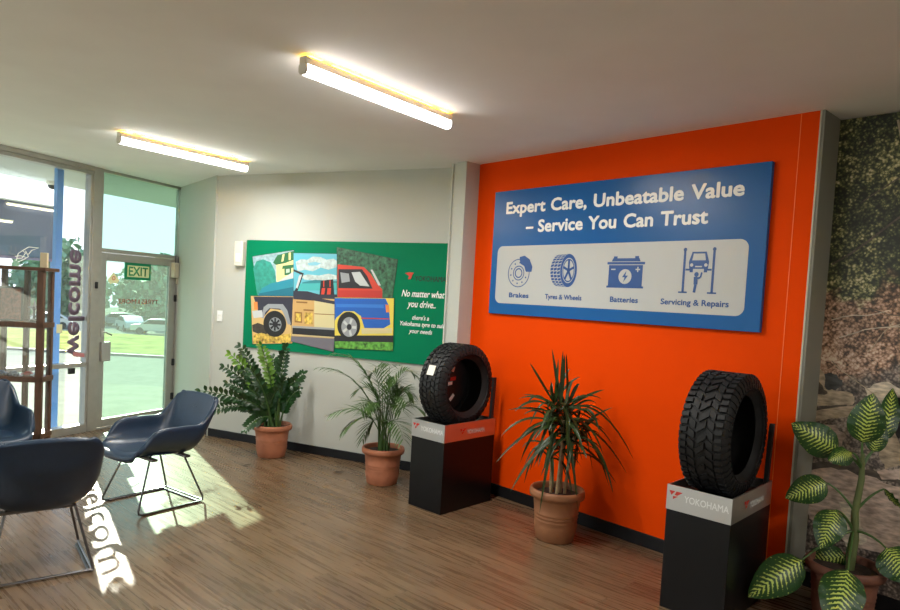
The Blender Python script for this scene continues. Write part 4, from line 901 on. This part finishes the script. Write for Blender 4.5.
# 3 dracaena
dr = empty('dragon_tree', (.862, 4.53, 0), 0, 'spiky dragon tree with thin canes in a brown terracotta pot against the orange wall', 'potted plant')
pot(dr, M['brown_pot'], r=.19, h=.355)
r = random.Random(12)
heads = [((-.045, .0), (-.065, .0, .93), 1.0, 32), ((-.01, -.02), (-.0, -.05, .84), .95, 26), ((.02, .01), (.035, .02, .90), 1.0, 26), ((.05, .0), (.09, -.03, .74), .9, 24), ((-.03, .03), (-.06, .02, .68), .8, 22)]
for (ax, ay), hp, sc_, cnt in heads:
    a = Vector((ax, ay, .30)); hp = Vector(hp); cn = MB(); mid = a.lerp(hp, .5) + Vector((r.uniform(-.02, .02), r.uniform(-.02, .02), 0))
    pts = [bez(a, mid, hp, k / 8) for k in range(9)]; cn.tube(pts, [.011] * 5 + [.010] * 4, 8); cn.build('cane', M['cane'], dr)
    mb = MB()
    for i in range(cnt):
        u = (i / (cnt - 1)); az = i * 2.399 + r.uniform(-.5, .5); el = math.radians(r.uniform(35, 84) if u > .8 else r.uniform(5, 62)); L = r.uniform(.26, .46) * sc_
        st_ = hp + Vector((r.uniform(-.01, .01), 0, -.16 * (1 - u) + .03)); d = Vector((math.cos(az) * math.cos(el), math.sin(az) * math.cos(el), math.sin(el)))
        if d.y + .25 * d.x > 0: d.y *= .35
        n = 11; grav = L * r.uniform(.35, 1.15) * (1.0 if u < .8 else .35); kk = r.uniform(1.6, 2.6); tw = r.uniform(-.05, .05)
        lp = [st_ + d * L * (q / (n - 1)) * (1 - .18 * (q / (n - 1)) * min(1, grav / L)) + Vector((tw * (q / (n - 1)) ** 2, 0, -grav * (q / (n - 1)) ** kk)) for q in range(n)]
        blade(mb, lp, [.0125 * sc_ * v for v in (.5, .75, .9, 1, 1, 1, .95, .85, .7, .45, .05)], up=Vector((r.uniform(-.4, .4), -.5, 1)), fold=.25)
    mb.build('foliage', M['drac'], dr)
mb = MB()
for az, el, L, g_, h0 in ((-2.6, .35, .46, .12, .86), (3.0, .80, .42, .22, .88), (-.3, .55, .62, .62, .90), (-.1, .3, .50, .45, .80), (.05, .85, .42, .22, .9), (1.7, 1.45, .36, .0, .95), (2.4, 1.30, .40, .0, .93), (1.4, 1.4, .33, .0, .96), (-2.9, .05, .44, .30, .8), (-.25, -.1, .42, .25, .72), (-2.7, -.2, .36, .3, .7), (-1.9, .3, .4, .65, .75), (-1.2, .3, .38, .6, .75)):
    st_ = Vector((-.02, -.03, h0)); d = Vector((math.cos(az) * math.cos(el), math.sin(az) * math.cos(el) * .4, math.sin(el)))
    lp = [st_ + d * L * q / 9 + Vector((0, 0, -g_ * (q / 9) ** 2)) for q in range(10)]; blade(mb, lp, [.0125 * v for v in (.5, .8, 1, 1, 1, 1, .9, .7, .45, .05)], up=Vector((0, -.5, 1)))
mb.build('foliage', M['drac'], dr)
# 4 dieffenbachia
df = empty('dumb_cane_plant', (2.242, 3.505, 0), 0, 'large leaved plant with cream variegated green leaves at the lower right corner', 'potted plant')
pot(df, M['dark_pot'], r=.19, h=.32)
def dief_mat():
    m = mat('variegated leaf', (.02, .07, .01), .4); nt = m.node_tree; b = nt.nodes['Principled BSDF']; L = nt.links.new
    uv = nd(m, 'ShaderNodeUVMap'); uv.uv_map = 'leaf'; sp = nd(m, 'ShaderNodeSeparateXYZ'); L(uv.outputs[0], sp.inputs[0])
    ab = nd(m, 'ShaderNodeMath', operation='ABSOLUTE'); L(sp.outputs['X'], ab.inputs[0])
    # side veins sweep forward from the midrib
    k = nd(m, 'ShaderNodeMath', operation='MULTIPLY_ADD'); k.inputs[1].default_value = -.16; L(ab.outputs[0], k.inputs[0]); L(sp.outputs['Y'], k.inputs[2])
    nz = nd(m, 'ShaderNodeTexNoise'); nz.inputs['Scale'].default_value = 9; nz.inputs['Detail'].default_value = 4; L(uv.outputs[0], nz.inputs['Vector'])
    k1 = nd(m, 'ShaderNodeMath', operation='MULTIPLY_ADD'); k1.inputs[1].default_value = .06; L(nz.outputs[0], k1.inputs[0]); L(k.outputs[0], k1.inputs[2])
    k2 = nd(m, 'ShaderNodeMath', operation='MULTIPLY'); k2.inputs[1].default_value = 85; L(k1.outputs[0], k2.inputs[0])
    sn_ = nd(m, 'ShaderNodeMath', operation='SINE'); L(k2.outputs[0], sn_.inputs[0])
    f = nd(m, 'ShaderNodeMapRange'); f.inputs[1].default_value = .78; f.inputs[2].default_value = .12; f.inputs[3].default_value = -.9; f.inputs[4].default_value = .45; L(ab.outputs[0], f.inputs[0])
    s = nd(m, 'ShaderNodeMath', operation='ADD'); L(sn_.outputs[0], s.inputs[0]); L(f.outputs[0], s.inputs[1])
    s2 = nd(m, 'ShaderNodeMath', operation='MULTIPLY_ADD'); s2.inputs[1].default_value = 3.2; s2.inputs[2].default_value = -1.6; L(nz.outputs[0], s2.inputs[0])
    s3 = nd(m, 'ShaderNodeMath', operation='ADD'); L(s.outputs[0], s3.inputs[0]); L(s2.outputs[0], s3.inputs[1])
    r_ = nd(m, 'ShaderNodeValToRGB'); r_.color_ramp.elements[0].position = .25; r_.color_ramp.elements[0].color = (.012, .055, .008, 1); r_.color_ramp.elements[1].position = .85; r_.color_ramp.elements[1].color = (.50, .60, .12, 1)
    L(s3.outputs[0], r_.inputs[0]); L(r_.outputs[0], b.inputs['Base Color']); return m
M['dief'] = dief_mat()
trunk = MB(); trunk.tube([(.02, -.01, .28), (.03, -.015, .45), (.022, -.01, .60), (.035, -.02, .78), (.03, -.02, .92)], [.022, .021, .019, .016, .010], 10); trunk.build('cane', mat('green brown cane', (.12, .15, .05), .6), df)
att = [Vector((.02, -.01, .50)), Vector((.022, -.01, .60)), Vector((.03, -.018, .72)), Vector((.03, -.02, .84))]
for i, (T, B, wd) in enumerate(DIEF):
    T, B = Vector(T), Vector(B)
    at_ = min(att, key=lambda p: abs(p.z - (B.z - .10))); md = at_.lerp(B, .5) + Vector((0, 0, .04))
    sp_ = MB(); sp_.tube([bez(at_, md, B, k / 7) for k in range(8)], [.008 - .0005 * k for k in range(8)], 6)
    n, mw = 15, 9; L = (T - B).length; ax = (T - B).normalized(); view = Vector((-.45, -.85, .28)) if i not in (9,) else Vector((-.9, .2, .6))
    s = ax.cross(view).normalized(); nn = s.cross(ax).normalized()
    if nn.dot(view) < 0: nn = -nn
    vs = []; uvs = []
    for k in range(n):
        t = k / (n - 1); ww = wd * .52 * (math.sin(PI * t ** .72) ** .75 if 0 < t < 1 else .0) ; p = B + (T - B) * t + nn * (.10 * L * math.sin(PI * t)) + Vector((0, 0, .0))
        for j in range(mw):
            u = -1 + 2 * j / (mw - 1); vs.append(p + s * u * ww - nn * (abs(u) ** 1.6) * ww * .28 + nn * (.006 * math.sin(t * 30 + u * 2) * abs(u))); uvs.append((u, t))
    fs = [(k * mw + j, k * mw + j + 1, (k + 1) * mw + j + 1, (k + 1) * mw + j) for k in range(n - 1) for j in range(mw - 1)]
    me = bpy.data.meshes.new('leaf'); me.from_pydata(vs, [], fs); me.materials.append(M['dief']); ul = me.uv_layers.new(name='leaf')
    for lp in me.loops: ul.data[lp.index].uv = uvs[lp.vertex_index]
    for p in me.polygons: p.use_smooth = True
    o = bpy.data.objects.new('leaf', me); C.objects.link(o); o.parent = df; sp_.build('leaf_stalk', M['zzstem'], o)

# fallen leaves on the floor
def fallen(x, y, rz, L, lb):
    mb = MB(); pts = [Vector((L * (q / 8 - .5), .012 * math.sin(q / 8 * PI), .004 + .012 * (q / 8) ** 2)) for q in range(9)]; blade(mb, pts, lw(9, L * .17, .45)); tag(mb.build('fallen_leaf', mat('dead leaf', (.05, .03, .015), .7), loc=(x, y, 0), rz=rz, solid=.001), lb, 'leaf', 'fallen leaves on the floor')
fallen(-1.70, 5.965, .3, .09, 'small dark fallen leaf on the floor in front of the leftmost terracotta pot')
fallen(-.857, 5.898, .2, .11, 'dark fallen leaf on the floor between the two terracotta pots by the white wall')
